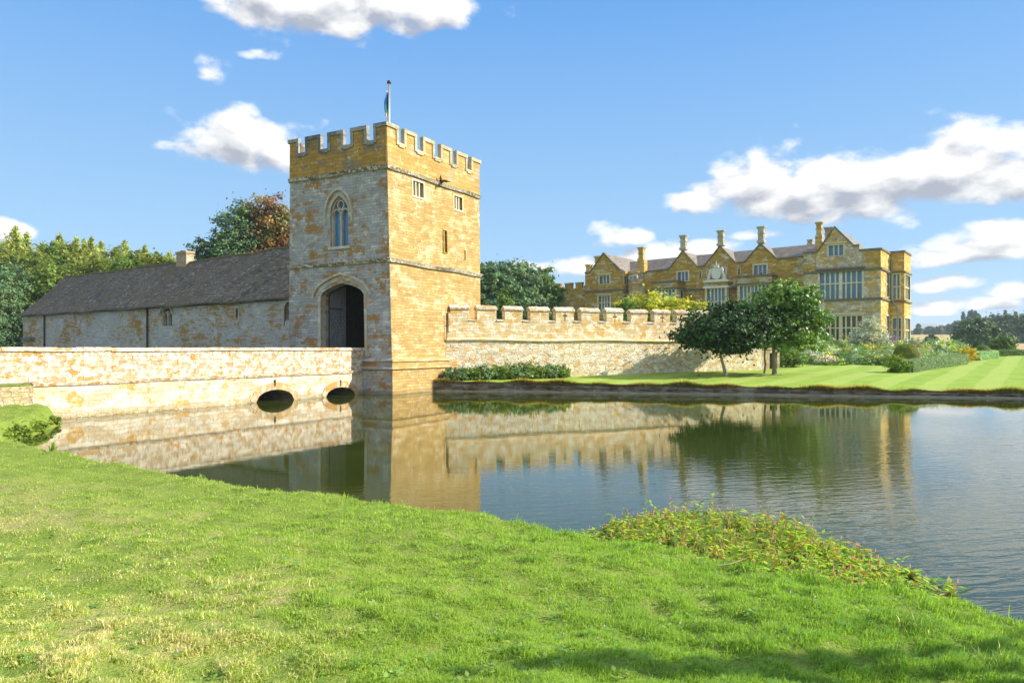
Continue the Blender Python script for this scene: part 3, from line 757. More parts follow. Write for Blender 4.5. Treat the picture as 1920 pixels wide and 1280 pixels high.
# gate arch
gl = PL.inv(602, 560)[0]; grr = PL.inv(682, 560)[0]; zs = PL.inv(640, 553)[1]; za = PL.inv(640, 531)[1]
garch = arch_pts(grr, gl, zs, za, 18, 1.9, .35)
gate_hole = (grr, gl, 1.15, garch)
wl = PL.inv(653,430)[0]; wr = PL.inv(619.5,430)[0]; z0w = PL.inv(636,462)[1]; zsw = PL.inv(636,398)[1]; zaw = PL.inv(636,368)[1]
warch = arch_pts(wl, wr, zsw, zaw, 14, 2.0, .3); win_hole = (wl, wr, z0w, warch)
mb = MB(); solid_wall(PL, mb, [(0,zB),(TL,zB)], 1.73, [gate_hole], .55); solid_wall(PL, mb, [(0,zC),(TL,zC)], zB, [win_hole], .35)
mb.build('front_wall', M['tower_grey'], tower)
# side with small windows
def rw(p0, p1):
    a0, zt = PR.inv(*p0); a1, zb = PR.inv(*p1); return (min(a0,a1), max(a0,a1), zb, zt)
W1 = rw((774.5,341),(794,370)); W2 = rw((851.5,369),(866.5,393.5)); W3 = rw((830,432),(838.5,476)); W4 = rw((870.8,469),(873,486))
def fixw(w, pxa, pxb, ya, yb):
    a0, z_a = PR.inv(pxa, ya); a1, z_b = PR.inv(pxb, yb); return a0, a1
W1 = (PR.inv(774.5,355)[0], PR.inv(794,355)[0], PR.inv(774.5,366)[1], PR.inv(774.5,338)[1])
W2 = (PR.inv(851.5,380)[0], PR.inv(866.5,380)[0], PR.inv(851.5,391)[1], PR.inv(851.5,366.5)[1])
W3 = (PR.inv(830.5,455)[0], PR.inv(838,455)[0], PR.inv(830.5,473)[1], PR.inv(830.5,431)[1])
W4 = (PR.inv(871,478)[0], PR.inv(872.6,478)[0], PR.inv(871,487)[1], PR.inv(871,470)[1])
mb = MB(); solid_wall(PR, mb, [(0,zB),(TR,zB)], 1.73, [], .3); solid_wall(PR, mb, [(0,zC),(TR,zC)], zB, [W1,W2,W3,W4], .35)
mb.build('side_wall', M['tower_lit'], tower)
mb = MB()
for P, L in ((PB,TL),(PS,TR)):
    mb.poly([P(0,-.5), P(L,-.5), P(L,zC), P(0,zC)])
mb.poly([tuple(list(c)+[12.0]) for c in (corners(12)[0],corners(12)[1],corners(12)[3],corners(12)[2])])
mb.build('rear_wall', M['tower_grey'], tower)
# plinth courses: splayed base below zA
def plinth(P, L, mat, nm, e0=0., e1=0.):
    mb = MB(); pr = [(-.6,.16),(1.18,.16),(1.26,.24),(1.36,.12),(1.58,.12),(1.62,.20),(1.72,.17),(1.80,.0)]
    for (za_,da),(zb_,db) in zip(pr[:-1], pr[1:]):
        mb.poly([P(-da,za_,da), P(L,za_,da), P(L,zb_,db), P(-db,zb_,db)])
    mb.build(nm, mat, tower)
plinth(PL, TL, M['tower_grey'], 'plinth'); plinth(PR, TR, M['tower_lit'], 'plinth')
# string courses
def string_course(P, L, z, h, dproj, mb, e=0.12):
    n = 14
    for i in range(n):
        a0 = -e + (L+e)*i/n; a1 = -e + (L+e)*(i+1)/n
        w0 = .025*math.sin(a0*1.3+z)*(i > 0); w1 = .025*math.sin(a1*1.3+z)
        mb.box8([P(a0,z-h/2+w0,-.02), P(a1,z-h/2+w1,-.02), P(a1,z-h/2+w1,dproj*.6), P(a0,z-h/2+w0,dproj*.6),
                 P(a0,z+h/2+w0,-.02), P(a1,z+h/2+w1,-.02), P(a1,z+h*.2+w1,dproj), P(a0,z+h*.2+w0,dproj)])
for z in (zB, zC):
    mb = MB()
    for P, L in ((PL,TL),(PR,TR)): string_course(P, L, z, .24, .17, mb, .15)
    for P, L in ((PB,TL),(PS,TR)): string_course(P, L, z, .24, .17, mb, 0)
    mb.build('string_course', M['string'], tower)
# parapet with merlons and a moulded coping that follows every step
ML = [PL.inv(x, 250)[0] for x in (722,702.5,689,659,645,616,602.5,574.5,561,541)]
MR = [PR.inv(x, y)[0] for x, y in ((722,228),(745,238),(756,243),(779,254),(791.5,260),(812.5,270),(824.5,275),(845,285),(854,288),(874,297),(882,301),(901,308))]
ML[0] = 0; ML[-1] = TL; MR[0] = 0; MR[-1] = TR
def parapet(P, L, mer, nm, mat, cm='coping'):
    prof = []
    for i in range(0, len(mer), 2):
        prof += [(mer[i]-.001 if i else 0, zT)] if i else []
        prof += [(mer[i], ZM), (mer[i+1], ZM)]
        if i+2 < len(mer): prof += [(mer[i+1]+.001, zT)]
    mb = MB(); T = .42; TM = .11; z0 = zC+.08
    for i in range(0, len(mer), 2):
        a0, a1 = mer[i], mer[i+1]; P.box(mb, a0, a1, zT, ZM, -TM, .035)
    P.box(mb, 0, L, z0, zT, -T, .035)
    mb.build('parapet', mat, tower)
    cb = MB(); t = .17; o = .10
    for i in range(0, len(mer), 2):
        a0, a1 = mer[i], mer[i+1]
        e0 = a0 if i == 0 else a0-.02; e1 = a1 if i+2 >= len(mer) else a1+.02
        P.box(cb, e0-(.1 if i == 0 else 0), e1+(.1 if i+2 >= len(mer) else 0), ZM-t*.85, ZM+.05, -TM-.03, o)
        if i > 0: P.box(cb, a0-.02, a0+t, zT-t*.5, ZM-t*.85, -TM-.02, o-.015)
        if i+2 < len(mer):
            P.box(cb, a1-t, a1+.02, zT-t*.5, ZM-t*.85, -TM-.02, o-.015)
            P.box(cb, a1+.02, mer[i+2]-.02, zT-t, zT+.045, -T-.035, o-.005)
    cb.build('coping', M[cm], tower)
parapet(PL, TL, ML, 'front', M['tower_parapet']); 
M['parapet_lit'] = stone('sunlit_parapet_stone', (.42,.25,.07), (.58,.39,.14), (.40,.32,.19), .56, .66, lichen=(.72,.58,.32), li_lo=.58, li_hi=.68, li_scale=1.4, bw=.55, bh=.24, dark=.4, patch_scale=.6)  # brighter copy of the parapet stone, sunlight put into the colour
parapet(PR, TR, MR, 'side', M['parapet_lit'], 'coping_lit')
me_ = [0,1.0,1.7,2.7,3.4,4.4,5.1,6.0,6.3,TL]; parapet(PB, TL, [0,.9,1.5,2.5,3.1,4.1,4.7,5.7,6.2,TL], 'rear', M['tower_parapet'])
parapet(PS, TR, [0,.9,1.5,2.5,3.1,4.1,4.7,5.7,6.3,7.2,7.7,TR], 'rear', M['tower_parapet'])
# gate arch mouldings
mb = MB()
arch_ring(PL, mb, garch, .20, -.34, -.10, 3.2); 
g2_ = arch_pts(grr-.2, gl+.2, zs, za+.2, 18, 1.9, .35); arch_ring(PL, mb, g2_, .19, -.2, .02, 0); arch_ring(PL, mb, [g2_[0]], 0,0,0) if False else None
g3_ = arch_pts(grr-.42, gl+.42, zs+.05, za+.43, 18, 1.9, .35); arch_ring(PL, mb, g3_, .10, -.02, .15, .12)
for a in (grr-.2, gl+.03):
    PL.box(mb, a, a+.17, 1.85, zs, -.2, .025)
mb.build('gate_arch', M['arch'], tower)
# passage
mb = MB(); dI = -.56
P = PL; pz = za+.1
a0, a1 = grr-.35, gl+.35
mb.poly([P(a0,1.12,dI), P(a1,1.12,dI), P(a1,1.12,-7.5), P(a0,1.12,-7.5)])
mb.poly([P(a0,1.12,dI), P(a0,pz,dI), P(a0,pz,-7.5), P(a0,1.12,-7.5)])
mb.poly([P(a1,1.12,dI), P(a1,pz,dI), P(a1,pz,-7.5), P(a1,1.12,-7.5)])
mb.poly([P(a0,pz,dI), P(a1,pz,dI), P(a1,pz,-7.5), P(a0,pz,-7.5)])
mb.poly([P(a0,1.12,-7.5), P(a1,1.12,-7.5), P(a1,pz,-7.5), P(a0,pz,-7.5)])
mb.build('passage', M['shade_stone'], tower)  # shade of the passage is put into its dark colour
# door leaf on the left, standing ajar
hx = np.array(P(gl-.02, 0, -.6)[:2]); tip = np.array(P(PL.inv(648.5,600,-1.5)[0], 0, -1.5)[:2]); dv = tip-hx; DL = np.hypot(*dv); dv = dv/DL; dn_ = np.array([-dv[1], dv[0]]); 
if dn_@nL < 0: dn_ = -dn_
PD = Plane(hx, dv, dn_)
mb = MB(); top = []
for i in range(9):
    s_ = DL*i/8; za_ = interp(garch, gl-.02-1.6*i/8) if False else interp([(a,b) for a,b in garch], gl-.02-1.5*i/8)
    top.append((s_, za_-.03))
solid_wall(PD, mb, top, 1.2, [], .1)
for (s0,t0),(s1,t1) in zip(top[:-1], top[1:]): mb.poly([PD(s0,t0), PD(s1,t1), PD(s1,t1,-.09), PD(s0,t0,-.09)])
mb.poly([PD(DL,1.2), PD(DL,top[-1][1]), PD(DL,top[-1][1],-.09), PD(DL,1.2,-.09)])
leaf = mb.build('door_leaf', M['door'], tower)
for zz in (2.15, 4.33):
    mb = MB(); PD.box(mb, .02, DL-.25, zz, zz+.07, .0, .05); mb.build('strap', M['iron'], leaf)
# big traceried window
win = MB()
for a, b in ((wl, wl+.09), (wr-.09, wr), ((wl+wr)/2-.055, (wl+wr)/2+.055)):
    PL.box(win, a, b, z0w, zsw-.02, -.33, -.12)
PL.box(win, wl-.12, wr+.12, z0w-.14, z0w, -.3, .06)
arch_ring(PL, win, [(a*1.0+(.0), z) for a, z in arch_pts(wl+.07, wr-.07, zsw-.02, zaw-.07, 14, 2, .3)], .09, -.33, -.10)
cm = (wl+wr)/2
for c_, sgn in (((wl+cm)/2+.02, 1), ((wr+cm)/2-.02, 1)):
    hw = (cm-wl)/2-.05
    arch_ring(PL, win, arch_pts(c_-hw, c_+hw, zsw-.12, zsw+.16, 10, 2, .3), .07, -.33, -.12)
ck = [(cm+.19*math.cos(t), zsw+.40+.20*math.sin(t)) for t in np.linspace(0, 2*math.pi, 15)]
arch_ring(PL, win, ck[::-1], .07, -.33, -.12)
wn = win.build('window', M['arch'], tower)
mb = MB()
for (a,b),(c,d_) in zip(warch[:-1], warch[1:]): mb.poly([PL(a,z0w,-.30), PL(c,z0w,-.30), PL(c,d_,-.30), PL(a,b,-.30)])
mb.build('pane', M['pane'], wn)
mb = MB(); h1 = arch_pts(wl-.28, wr+.28, zsw, zaw+.30, 16, 2.0, .12); arch_ring(PL, mb, h1, .10, -.02, .13, .55)
h2 = arch_pts(wl-.01, wr+.01, zsw, zaw+.02, 16, 2.0, .25); arch_ring(PL, mb, h2, .16, -.1, .02, 0)
mb.build('hood_mould', M['arch'], tower)
# small windows
def small_window(w, nl, parent, P=PR, fr=.10, mat='mullion', glass='pane_black', proud=.02, dep=.18):
    a0, a1, b, t = w; mb = MB()
    P.box(mb, a0-fr, a0, b-fr, t+fr, -.1, proud); P.box(mb, a1, a1+fr, b-fr, t+fr, -.1, proud)
    P.box(mb, a0, a1, t, t+fr, -.1, proud); P.box(mb, a0, a1, b-fr, b, -.1, proud+.02)
    for i in range(1, nl):
        m = a0+(a1-a0)*i/nl; P.box(mb, m-.045, m+.045, b, t, -dep-.03, -.04)
    o = mb.build('window', M[mat], parent); pb = MB(); pb.poly([P(a0,b,-dep), P(a1,b,-dep), P(a1,t,-dep), P(a0,t,-dep)])
    pb.build('pane', M[glass], o); return o
small_window(W1, 3, tower); small_window(W2, 3, tower); small_window(W3, 2, tower, fr=.06, mat='house'); small_window(W4, 1, tower, fr=.02, mat='house')
# winged gargoyle spout on the upper string
ga, gz = PR.inv(822, 343); mb = MB()
def gp(a, z, d): return PR(ga+a*.7, gz+z*.7, d*.7)
mb.tube([gp(0,.02,0), gp(.02,.04,.25), gp(.0,.10,.5), gp(.02,.06,.72)], [.10,.10,.07,.05], 7)
mb.tube([gp(.02,.06,.68), gp(.03,.0,.86)], [.075,.03], 6)
mb.tube([gp(0,.08,.25), gp(-.12,.30,.3), gp(-.18,.5,.34)], [.06,.07,.02], 5)
mb.tube([gp(0,.08,.25), gp(.25,.14,.5), gp(.5,.10,.75)], [.06,.06,.02], 5)
mb.tube([gp(-.02,-.03,.1), gp(-.1,-.2,.15), gp(-.12,-.33,.16)], [.07,.05,.02], 5)
mb.build('gargoyle', M['iron'], tower)

# ------------------------------------------------------------------ flagpole
fy = 37.9; fx = X_at(729.5, fy); fz = 12.0; ftop = Z_at(153, fy)
fp = thing('flagpole', 'white flagpole with a limp blue and white flag on top of the gatehouse', 'flagpole', (fx, fy, fz))
mb = MB(); mb.tube([(fx,fy,fz), (fx,fy,ftop-.1)], [.065,.05], 10); mb.build('pole', M['white_paint'], fp, smooth=True)
mb = MB(); mb.lathe(fx, fy, [(.03,ftop-.14),(.10,ftop-.12),(.12,ftop-.05),(.09,ftop+.03),(.02,ftop+.06)], 10); mb.build('finial', M['iron'], fp, smooth=True)
def flag_fn(g):
    x, y, z = g.xyz(g.obj()); zz = z - 0.0
    v = g.voro(g.vmul(g.obj(), (3.2,3.2,1.5)), 1.0, out='Color', rand=.9); r = g.xyz(v)[0]
    c = g.mix(r.ramp(.50,.52,False), (.02,.13,.42), (.72,.74,.78)); c = g.mix(r.ramp(.86,.88,False), c, (.60,.50,.10)); c = g.mix(r.ramp(.16,.14,False), c, (.05,.30,.35))
    return g.bsdf(c, .7, spec=.2)
M['flag'] = material('flag_cloth', flag_fn)
z1 = Z_at(172, fy); z2 = Z_at(222, fy); rows = []
for i in range(22):
    t = i/21; z = z1+(z2-z1)*t; wd = .05+.17*math.sin(math.pi*min(1,t*.95+.03))**.8
    rows.append([(fx-.05-wd*k/9, fy+.05*math.sin(k*1.7+t*5)*(k/9)+.12*math.sin(k*.9), z-.12*(k/9)*t) for k in range(10)])
fl = grid_mesh('flag', np.array(rows), M['flag'], fp)
sm = fl.modifiers.new('thickness', 'SOLIDIFY'); sm.thickness = .012

# ------------------------------------------------------------------ bridge
b0 = np.array([-10.83,29.7]); bu = np.array([.512,.859]); bn = np.array([.859,-.512])
bstart = -14.0; 
PBx = Plane(b0, bu, bn)
send = PBx.inv(678, 700)[0]+.5
bridge = thing('stone_bridge', 'long pale stone bridge with two low arches crossing the moat to the gateway', 'bridge', (b0[0],b0[1],0))
sA = [PBx.inv(x, 748)[0] for x in (479,552)]; sB = [PBx.inv(x, 742)[0] for x in (610,666)]
zA1 = PBx.inv(515,730)[1]; zB1 = PBx.inv(638,725.5)[1]
archA = arch_pts(sA[0], sA[1], -.05, zA1, 14, 2.0); archB = arch_pts(sB[0], sB[1], -.05, zB1, 14, 2.0)
zS = 1.15; zP = 2.19; sL = PBx.inv(60, 740)[0]
BW = 3.9
mb = MB(); solid_wall(PBx, mb, [(sL,zS),(send,zS)], -.6, [(sA[0],sA[1],-.6,archA),(sB[0],sB[1],-.6,archB)], BW)
mb.poly([PBx(sL,-.6,0), PBx(sL,zS,0), PBx(sL,zS,.09), PBx(sL,-.6,.09)])
mb.build('arch_wall', M['bridge_low'], bridge)
mb = MB(); PBx.box(mb, bstart, sL, -.6, 1.10, -.5, .09); mb.build('abutment', M['abutment'], bridge)
mb = MB(); PBx.box(mb, bstart, send, zS+.05, zP, -.42, -.03); mb.build('parapet', M['bridge'], bridge); mb = MB(); PBx.box(mb, bstart, send, zS+.05, zP, -BW, -BW+.4); mb.build('parapet', M['bridge'], bridge)
rgx = np.random.default_rng(5); mb = MB(); mb2 = MB(); s_ = bstart
while s_ < send-.2:
    ln = rgx.uniform(.9,1.5); e = min(s_+ln, send); dz = rgx.normal()*.008
    z1_, z2_ = zP+dz, zP+.12+dz
    for mb_, d0, d1 in ((mb,-.47,.035),(mb2,-BW-.05,-BW+.45)):
        mb_.box8([PBx(s_,z1_,d0), PBx(e-.012,z1_,d0), PBx(e-.012,z1_,d1), PBx(s_,z1_,d1), PBx(s_,z2_,d0+.07), PBx(e-.012,z2_,d0+.07), PBx(e-.012,z2_,d1-.08), PBx(s_,z2_,d1-.08)])
    s_ = e
mb.build('coping', M['bridge'], bridge); mb2.build('coping', M['bridge'], bridge)
mb = MB(); s_ = sL
while s_ < send-.2:
    ln = rgx.uniform(1.0,1.8); e = min(s_+ln, send); dz = rgx.normal()*.012
    mb.box8([PBx(s_,zS-.07+dz,-.05), PBx(e,zS-.07+dz,-.05), PBx(e,zS-.07+dz,.05), PBx(s_,zS-.07+dz,.05), PBx(s_,zS+.05,-.05), PBx(e,zS+.05,-.05), PBx(e,zS+.02+dz,.08), PBx(s_,zS+.02+dz,.08)])
    s_ = e
mb.build('string_course', M['bridge'], bridge)
M['voussoir'] = stone('arch_voussoir_stone', (.42,.28,.13), (.62,.48,.29), (.50,.28,.09), .5, .6, lichen=(.68,.62,.48), li_lo=.54, li_hi=.62, li_scale=3, bw=.17, bh=.4, dark=.6, mott=.9)
for pts in (archA, archB):
    mb = MB(); arch_ring(PBx, mb, pts, .30, -.2, .025); mb.build('arch_ring', M['voussoir'], bridge)
mb = MB(); PBx.box(mb, sL-1, sA[0]-.5, -.5, .045, -.1, .10); mb.build('footing', M['abutment'], bridge)
mb = MB(); mb.poly([PBx(bstart,zS+.02,-.4), PBx(send,zS+.02,-.4), PBx(send,zS+.02,-BW+.4), PBx(bstart,zS+.02,-BW+.4)]); mb.build('deck', M['kerb'], bridge)
for px in (515, 638):
    mb = MB(); s_, z_ = PBx.inv(px, 718); PBx.box(mb, s_-.03, s_+.03, z_-.12, z_+.15, .0, .05); mb.build('iron_tie', M['iron'], bridge)
# ------------------------------------------------------------------ curtain wall
PC = Plane((-3.62,38.8), (.927,.374), (.374,-.927))
cw = thing('curtain_wall', 'sunlit battlemented stone curtain wall running from the gatehouse behind the lawn trees', 'garden wall', (-3.62,38.8,.5))
zst = PC.inv(1040,638.5)[1]; zcr = 3.80; zmt = 4.42
cend = PC.inv(1428,690)[0]
mb = MB(); solid_wall(PC, mb, [(0,zst),(cend,zst)], .2, [])
mb.poly([PC(cend,.2), PC(cend,zst), PC(cend,zst,-.9), PC(cend,.2,-.9)]); mb.poly([PC(0,.2,-.9), PC(cend,.2,-.9), PC(cend,zst,-.9), PC(0,zst,-.9)])
mb.build('lower_wall', M['curtain'], cw)
pxs = [(846,880),(896,932),(948,981),(996,1030.5),(1044,1077.5),(1091.5,1125),(1139,1170),(1184.5,1215.5),(1229,1258),(1270.5,1299)]
mer = [(PC.inv(a,585)[0], PC.inv(b,585)[0]) for a, b in pxs]
pit = mer[-1][0]-mer[-2][0]
while mer[-1][1]+pit < cend-.3: mer.append((mer[-1][0]+1.62, mer[-1][0]+2.66))
mb = MB(); PC.box(mb, 0, cend, zst+.06, zcr, -.55, -.10); mb.build('parapet', M['curtain_top'], cw)
mb = MB(); n_ = 34
for i in range(n_):
    a0 = cend*i/n_; a1 = cend*(i+1)/n_; w0 = .03*math.sin(a0*.8); w1 = .03*math.sin(a1*.8)
    mb.box8([PC(a0,zst-.10+w0,-.1), PC(a1,zst-.10+w1,-.1), PC(a1,zst-.10+w1,.03), PC(a0,zst-.10+w0,.03), PC(a0,zst+.16+w0,-.15), PC(a1,zst+.16+w1,-.15), PC(a1,zst+.01+w1,.11), PC(a0,zst+.01+w0,.11)])
mb.build('string_course', M['curtain_top'], cw)
def roof_cap(P, a0, a1, z, h, d0, d1, rg, o=.05):
    m = MB(); dm = (d0+d1)/2; j = rg.normal(size=4)*.012
    A = [(d0-o,z),(d0-o,z+h*.35),(dm,z+h+j[0]),(d1+o,z+h*.35+j[1]),(d1+o,z)]
    B = [(d0-o,z),(d0-o,z+h*.35),(dm,z+h+j[2]),(d1+o,z+h*.35+j[3]),(d1+o,z)]
    pa = [P(a0-o, zz, dd) for dd, zz in A]; pb = [P(a1+o, zz, dd) for dd, zz in B]
    m.poly(pa); m.poly(pb[::-1])
    for i in range(5): m.poly([pa[i], pa[(i+1)%5], pb[(i+1)%5], pb[i]])
    return m
rgc = np.random.default_rng(12)
for i, (a, b) in enumerate(mer):
    cross = i in (4, 6, 8); m = MB(); zt = zmt + rgc.normal()*.015
    if cross:
        c = (a+b)/2
        solid_wall(PC.__class__(PC(a,0,-.10)[:2], PC.u, PC.n), m, [(0,zt),(b-a,zt)], zcr-.02, [(c-a-.035, c-a+.035, zcr+.06, zt-.06), (c-a-.14, c-a-.035, zcr+.33, zcr+.42), (c-a+.035, c-a+.14, zcr+.33, zcr+.42)], .3)
        PC.box(m, a, b, zcr-.02, zt, -.55, -.32)
        m.poly([PC(a,zcr-.02,-.1),PC(a,zt,-.1),PC(a,zt,-.32),PC(a,zcr-.02,-.32)]); m.poly([PC(b,zcr-.02,-.1),PC(b,zt,-.1),PC(b,zt,-.32),PC(b,zcr-.02,-.32)])
    else: PC.box(m, a, b, zcr-.02, zt, -.55, -.10)
    mo = m.build('merlon', M['curtain_top'], cw)
    roof_cap(PC, a, b, zt, .27, -.55, -.10, rgc).build('coping', M['curtain_cap'], mo)
    if i+1 < len(mer): roof_cap(PC, b+.06, mer[i+1][0]-.06, zcr, .13, -.55, -.10, rgc, o=.04).build('coping', M['curtain_cap'], cw)
mb = MB(); mb.tube([PC(.02,2.75,.12), PC(.03,4.2,.12)], .025, 6); mb.tube([PC(-.1,3.5,.12), PC(.18,3.52,.12)], .02, 6); mb.build('iron_rod', M['iron'], cw)
mb = MB(); PC.box(mb, .16, .28, 3.2, 4.25, -.6, .0); mb.build('buttress', M['curtain_top'], cw)
# garden wall with the doorway behind the trees
dw = thing('garden_wall_doorway', 'grey stone wall end with a dark doorway just right of the two trunks on the lawn', 'garden wall', (X_at(1440,49),49,.9))
PG = Plane((X_at(1424,47.5),47.5), (.93,.36), (.36,-.93)); mb = MB()
s0 = PG.inv(1443,680)[0]; s1 = PG.inv(1451,680)[0]
solid_wall(PG, mb, [(0,2.2),(1.7,2.2)], .5, [(s0,s1+.3,.5,1.95)], .4); PG.box(mb, 0, 1.7, 2.2, 2.32, -.5, .05)
mb.poly([PG(0,.5),PG(0,2.2),PG(0,2.2,-.5),PG(0,.5,-.5)]); mb.build('wall', M['house_grey'], dw)
mb = MB(); mb.poly([PG(s0,.5,-.38),PG(s1+.3,.5,-.38),PG(s1+.3,1.95,-.38),PG(s0,1.95,-.38)]); mb.build('door', M['shade_stone'], dw)  # dark sheet closing the opening, painted as the shade inside

# ------------------------------------------------------------------ stable range
PBn = Plane((-13.2,42.0), (-.81,.587), (-.587,-.81))
bw_ = 3.6; ze = 5.40; zr = 9.0; BL = 38.9; b_s = -3.2
barn = thing('stable_range', 'long low stone stable range with a dark lichened slate roof behind the bridge', 'outbuilding', (-13.2,42,0))
hw0 = (PBn.inv(323,600)[0], PBn.inv(304,600)[0], PBn.inv(314,611)[1], PBn.inv(314,577)[1])
sl0 = (PBn.inv(446.5,590)[0], PBn.inv(442,590)[0], PBn.inv(444,596)[1], PBn.inv(444,578)[1])
nc0 = (PBn.inv(549,600)[0]-.0, PBn.inv(534,600)[0], PBn.inv(538,600)[1], PBn.inv(538,566)[1])
hp_ = arch_pts(hw0[0], hw0[1], hw0[3]-.35, hw0[3], 8, 2, .2); np_ = arch_pts(nc0[0], nc0[1], nc0[3]-.4, nc0[3], 8, 2, .2)
mb = MB(); solid_wall(PBn, mb, [(b_s,ze),(BL,ze)], -.5, [(hw0[0],hw0[1],hw0[2],hp_), sl0, (nc0[0],nc0[1],nc0[2],np_)], .35)
D_ = 2*bw_
mb.poly([PBn(BL,-.5,0), PBn(BL,ze,0), PBn(BL,zr,-bw_), PBn(BL,ze,-D_), PBn(BL,-.5,-D_)]); mb.poly([PBn(b_s,-.5,-D_), PBn(BL,-.5,-D_), PBn(BL,ze,-D_), PBn(b_s,ze,-D_)])
mb.build('wall', M['barn'], barn)
# roof with a gently uneven ridge
nn_ = 60; mm_ = 12; rows = []; rg_ = np.random.default_rng(4)
sag = np.convolve(rg_.normal(size=nn_+9), np.ones(9)/9, 'same')[:nn_]*.22
A_ = np.linspace(b_s, BL+.15, nn_)
mb = MB(); P_ = [[None]*nn_ for _ in range(mm_+1)]
for j in range(mm_+1):
    t = j/mm_
    for i, a in enumerate(A_):
        d_ = .28-(bw_+.28)*t; z = (ze-.12)+(zr-ze+.12)*t + sag[i]*t + .03*math.sin(a*.9+t*3) - .08*math.sin(math.pi*t)
        P_[j][i] = PBn(a, z, d_)
for j in range(mm_):
    for i in range(nn_-1): mb.poly([P_[j][i], P_[j][i+1], P_[j+1][i+1], P_[j+1][i]])
for i in range(nn_-1):
    q = [P_[0][i], P_[0][i+1]]; mb.poly([q[0], q[1], (q[1][0],q[1][1],q[1][2]-.11), (q[0][0],q[0][1],q[0][2]-.11)])
    r0, r1 = P_[mm_][i], P_[mm_][i+1]; mb.poly([r0, r1, PBn(A_[i+1],ze-.1,-D_-.28), PBn(A_[i],ze-.1,-D_-.28)])
mb.build('roof', M['slate'], barn)
M['moss'] = plain('mossy_ridge_tiles', (.17,.14,.07), .95, var=.7, scale=2)
mb = MB()
for i in range(nn_-1):
    a, b = P_[mm_][i], P_[mm_][i+1]; mb.tube([(a[0],a[1],a[2]+.02),(b[0],b[1],b[2]+.02)], .09, 6)
mb.build('ridge_tiles', M['moss'], barn)
mb = MB(); PBn.box(mb, b_s, BL, ze-.26, ze-.14, .02, .16); mb.build('gutter', M['iron'], barn)
ca0, cz0 = PBn.inv(358,488,-bw_); ca1 = PBn.inv(336.5,488,-bw_)[0]; czt = PBn.inv(347,472,-bw_)[1]
mb = MB(); PBn.box(mb, ca0+.12, ca1-.1, zr-1.0, czt-.18, -bw_-.32, -bw_+.32); PBn.box(mb, ca0+.06, ca1-.04, czt-.18, czt, -bw_-.38, -bw_+.38); ch = mb.build('chimney', M['brick'], barn)
mb = MB(); mb.tube([PBn(ca0+.3,czt,-bw_), PBn(ca0+.3,czt+.15,-bw_)], .12, 8); mb.build('chimney_pot', M['iron'], ch); mb = MB(); mb.tube([PBn(ca1-.4,czt,-bw_), PBn(ca1-.4,czt+.12,-bw_)], .12, 8); mb.build('chimney_pot', M['iron'], ch)
for px in (85, 278):
    a, _ = PBn.inv(px, 600); mb = MB(); mb.tube([PBn(a,ze-.2,.1), PBn(a,ze-.5,.09), PBn(a,0,.09)], .065, 7); mb.build('downpipe', M['iron'], barn, smooth=True)
mb = MB(); arch_ring(PBn, mb, arch_pts(hw0[0]-.12, hw0[1]+.12, hw0[3]-.35, hw0[3]+.14, 8, 2, .2), .10, -.02, .14, .1)
PBn.box(mb, hw0[0], hw0[0]+.07, hw0[2], hw0[3]-.3, -.3, -.02); PBn.box(mb, hw0[1]-.07, hw0[1], hw0[2], hw0[3]-.3, -.3, -.02); c_ = (hw0[0]+hw0[1])/2
PBn.box(mb, c_-.06, c_+.06, hw0[2], hw0[3]-.2, -.3, -.05)
for q in ((hw0[0]+c_)/2, (hw0[1]+c_)/2): arch_ring(PBn, mb, arch_pts(q-.2, q+.2, hw0[3]-.55, hw0[3]-.3, 6, 2, .3), .06, -.3, -.08)
w_ = mb.build('window', M['arch'], barn); mb = MB(); mb.poly([PBn(hw0[0],hw0[2],-.28), PBn(hw0[1],hw0[2],-.28), PBn(hw0[1],hw0[3],-.28), PBn(hw0[0],hw0[3],-.28)]); mb.build('pane', M['pane_dark'], w_)
mb = MB(); PBn.box(mb, sl0[0]-.12, sl0[0], sl0[2]-.2, sl0[3]+.2, -.1, .02); PBn.box(mb, sl0[1], sl0[1]+.12, sl0[2]-.2, sl0[3]+.2, -.1, .02); PBn.box(mb, sl0[0], sl0[1], sl0[3], sl0[3]+.2, -.1, .02)
w_ = mb.build('window', M['arch'], barn); mb = MB(); mb.poly([PBn(sl0[0],sl0[2],-.25), PBn(sl0[1],sl0[2],-.25), PBn(sl0[1],sl0[3],-.25), PBn(sl0[0],sl0[3],-.25)]); mb.build('pane', M['pane_black'], w_)
mb = MB(); arch_ring(PBn, mb, np_, .12, -.1, .06, 1.0); mb.poly([PBn(nc0[0],nc0[2],-.3), PBn(nc0[1],nc0[2],-.3), PBn(nc0[1],nc0[3],-.3), PBn(nc0[0],nc0[3],-.3)]); mb.build('niche', M['arch'], barn)
a, z = PBn.inv(66,634); mb = MB(); PBn.box(mb, a, BL, z-.15, z+.12, 0, .22); mb.build('ledge', M['coping'], barn)

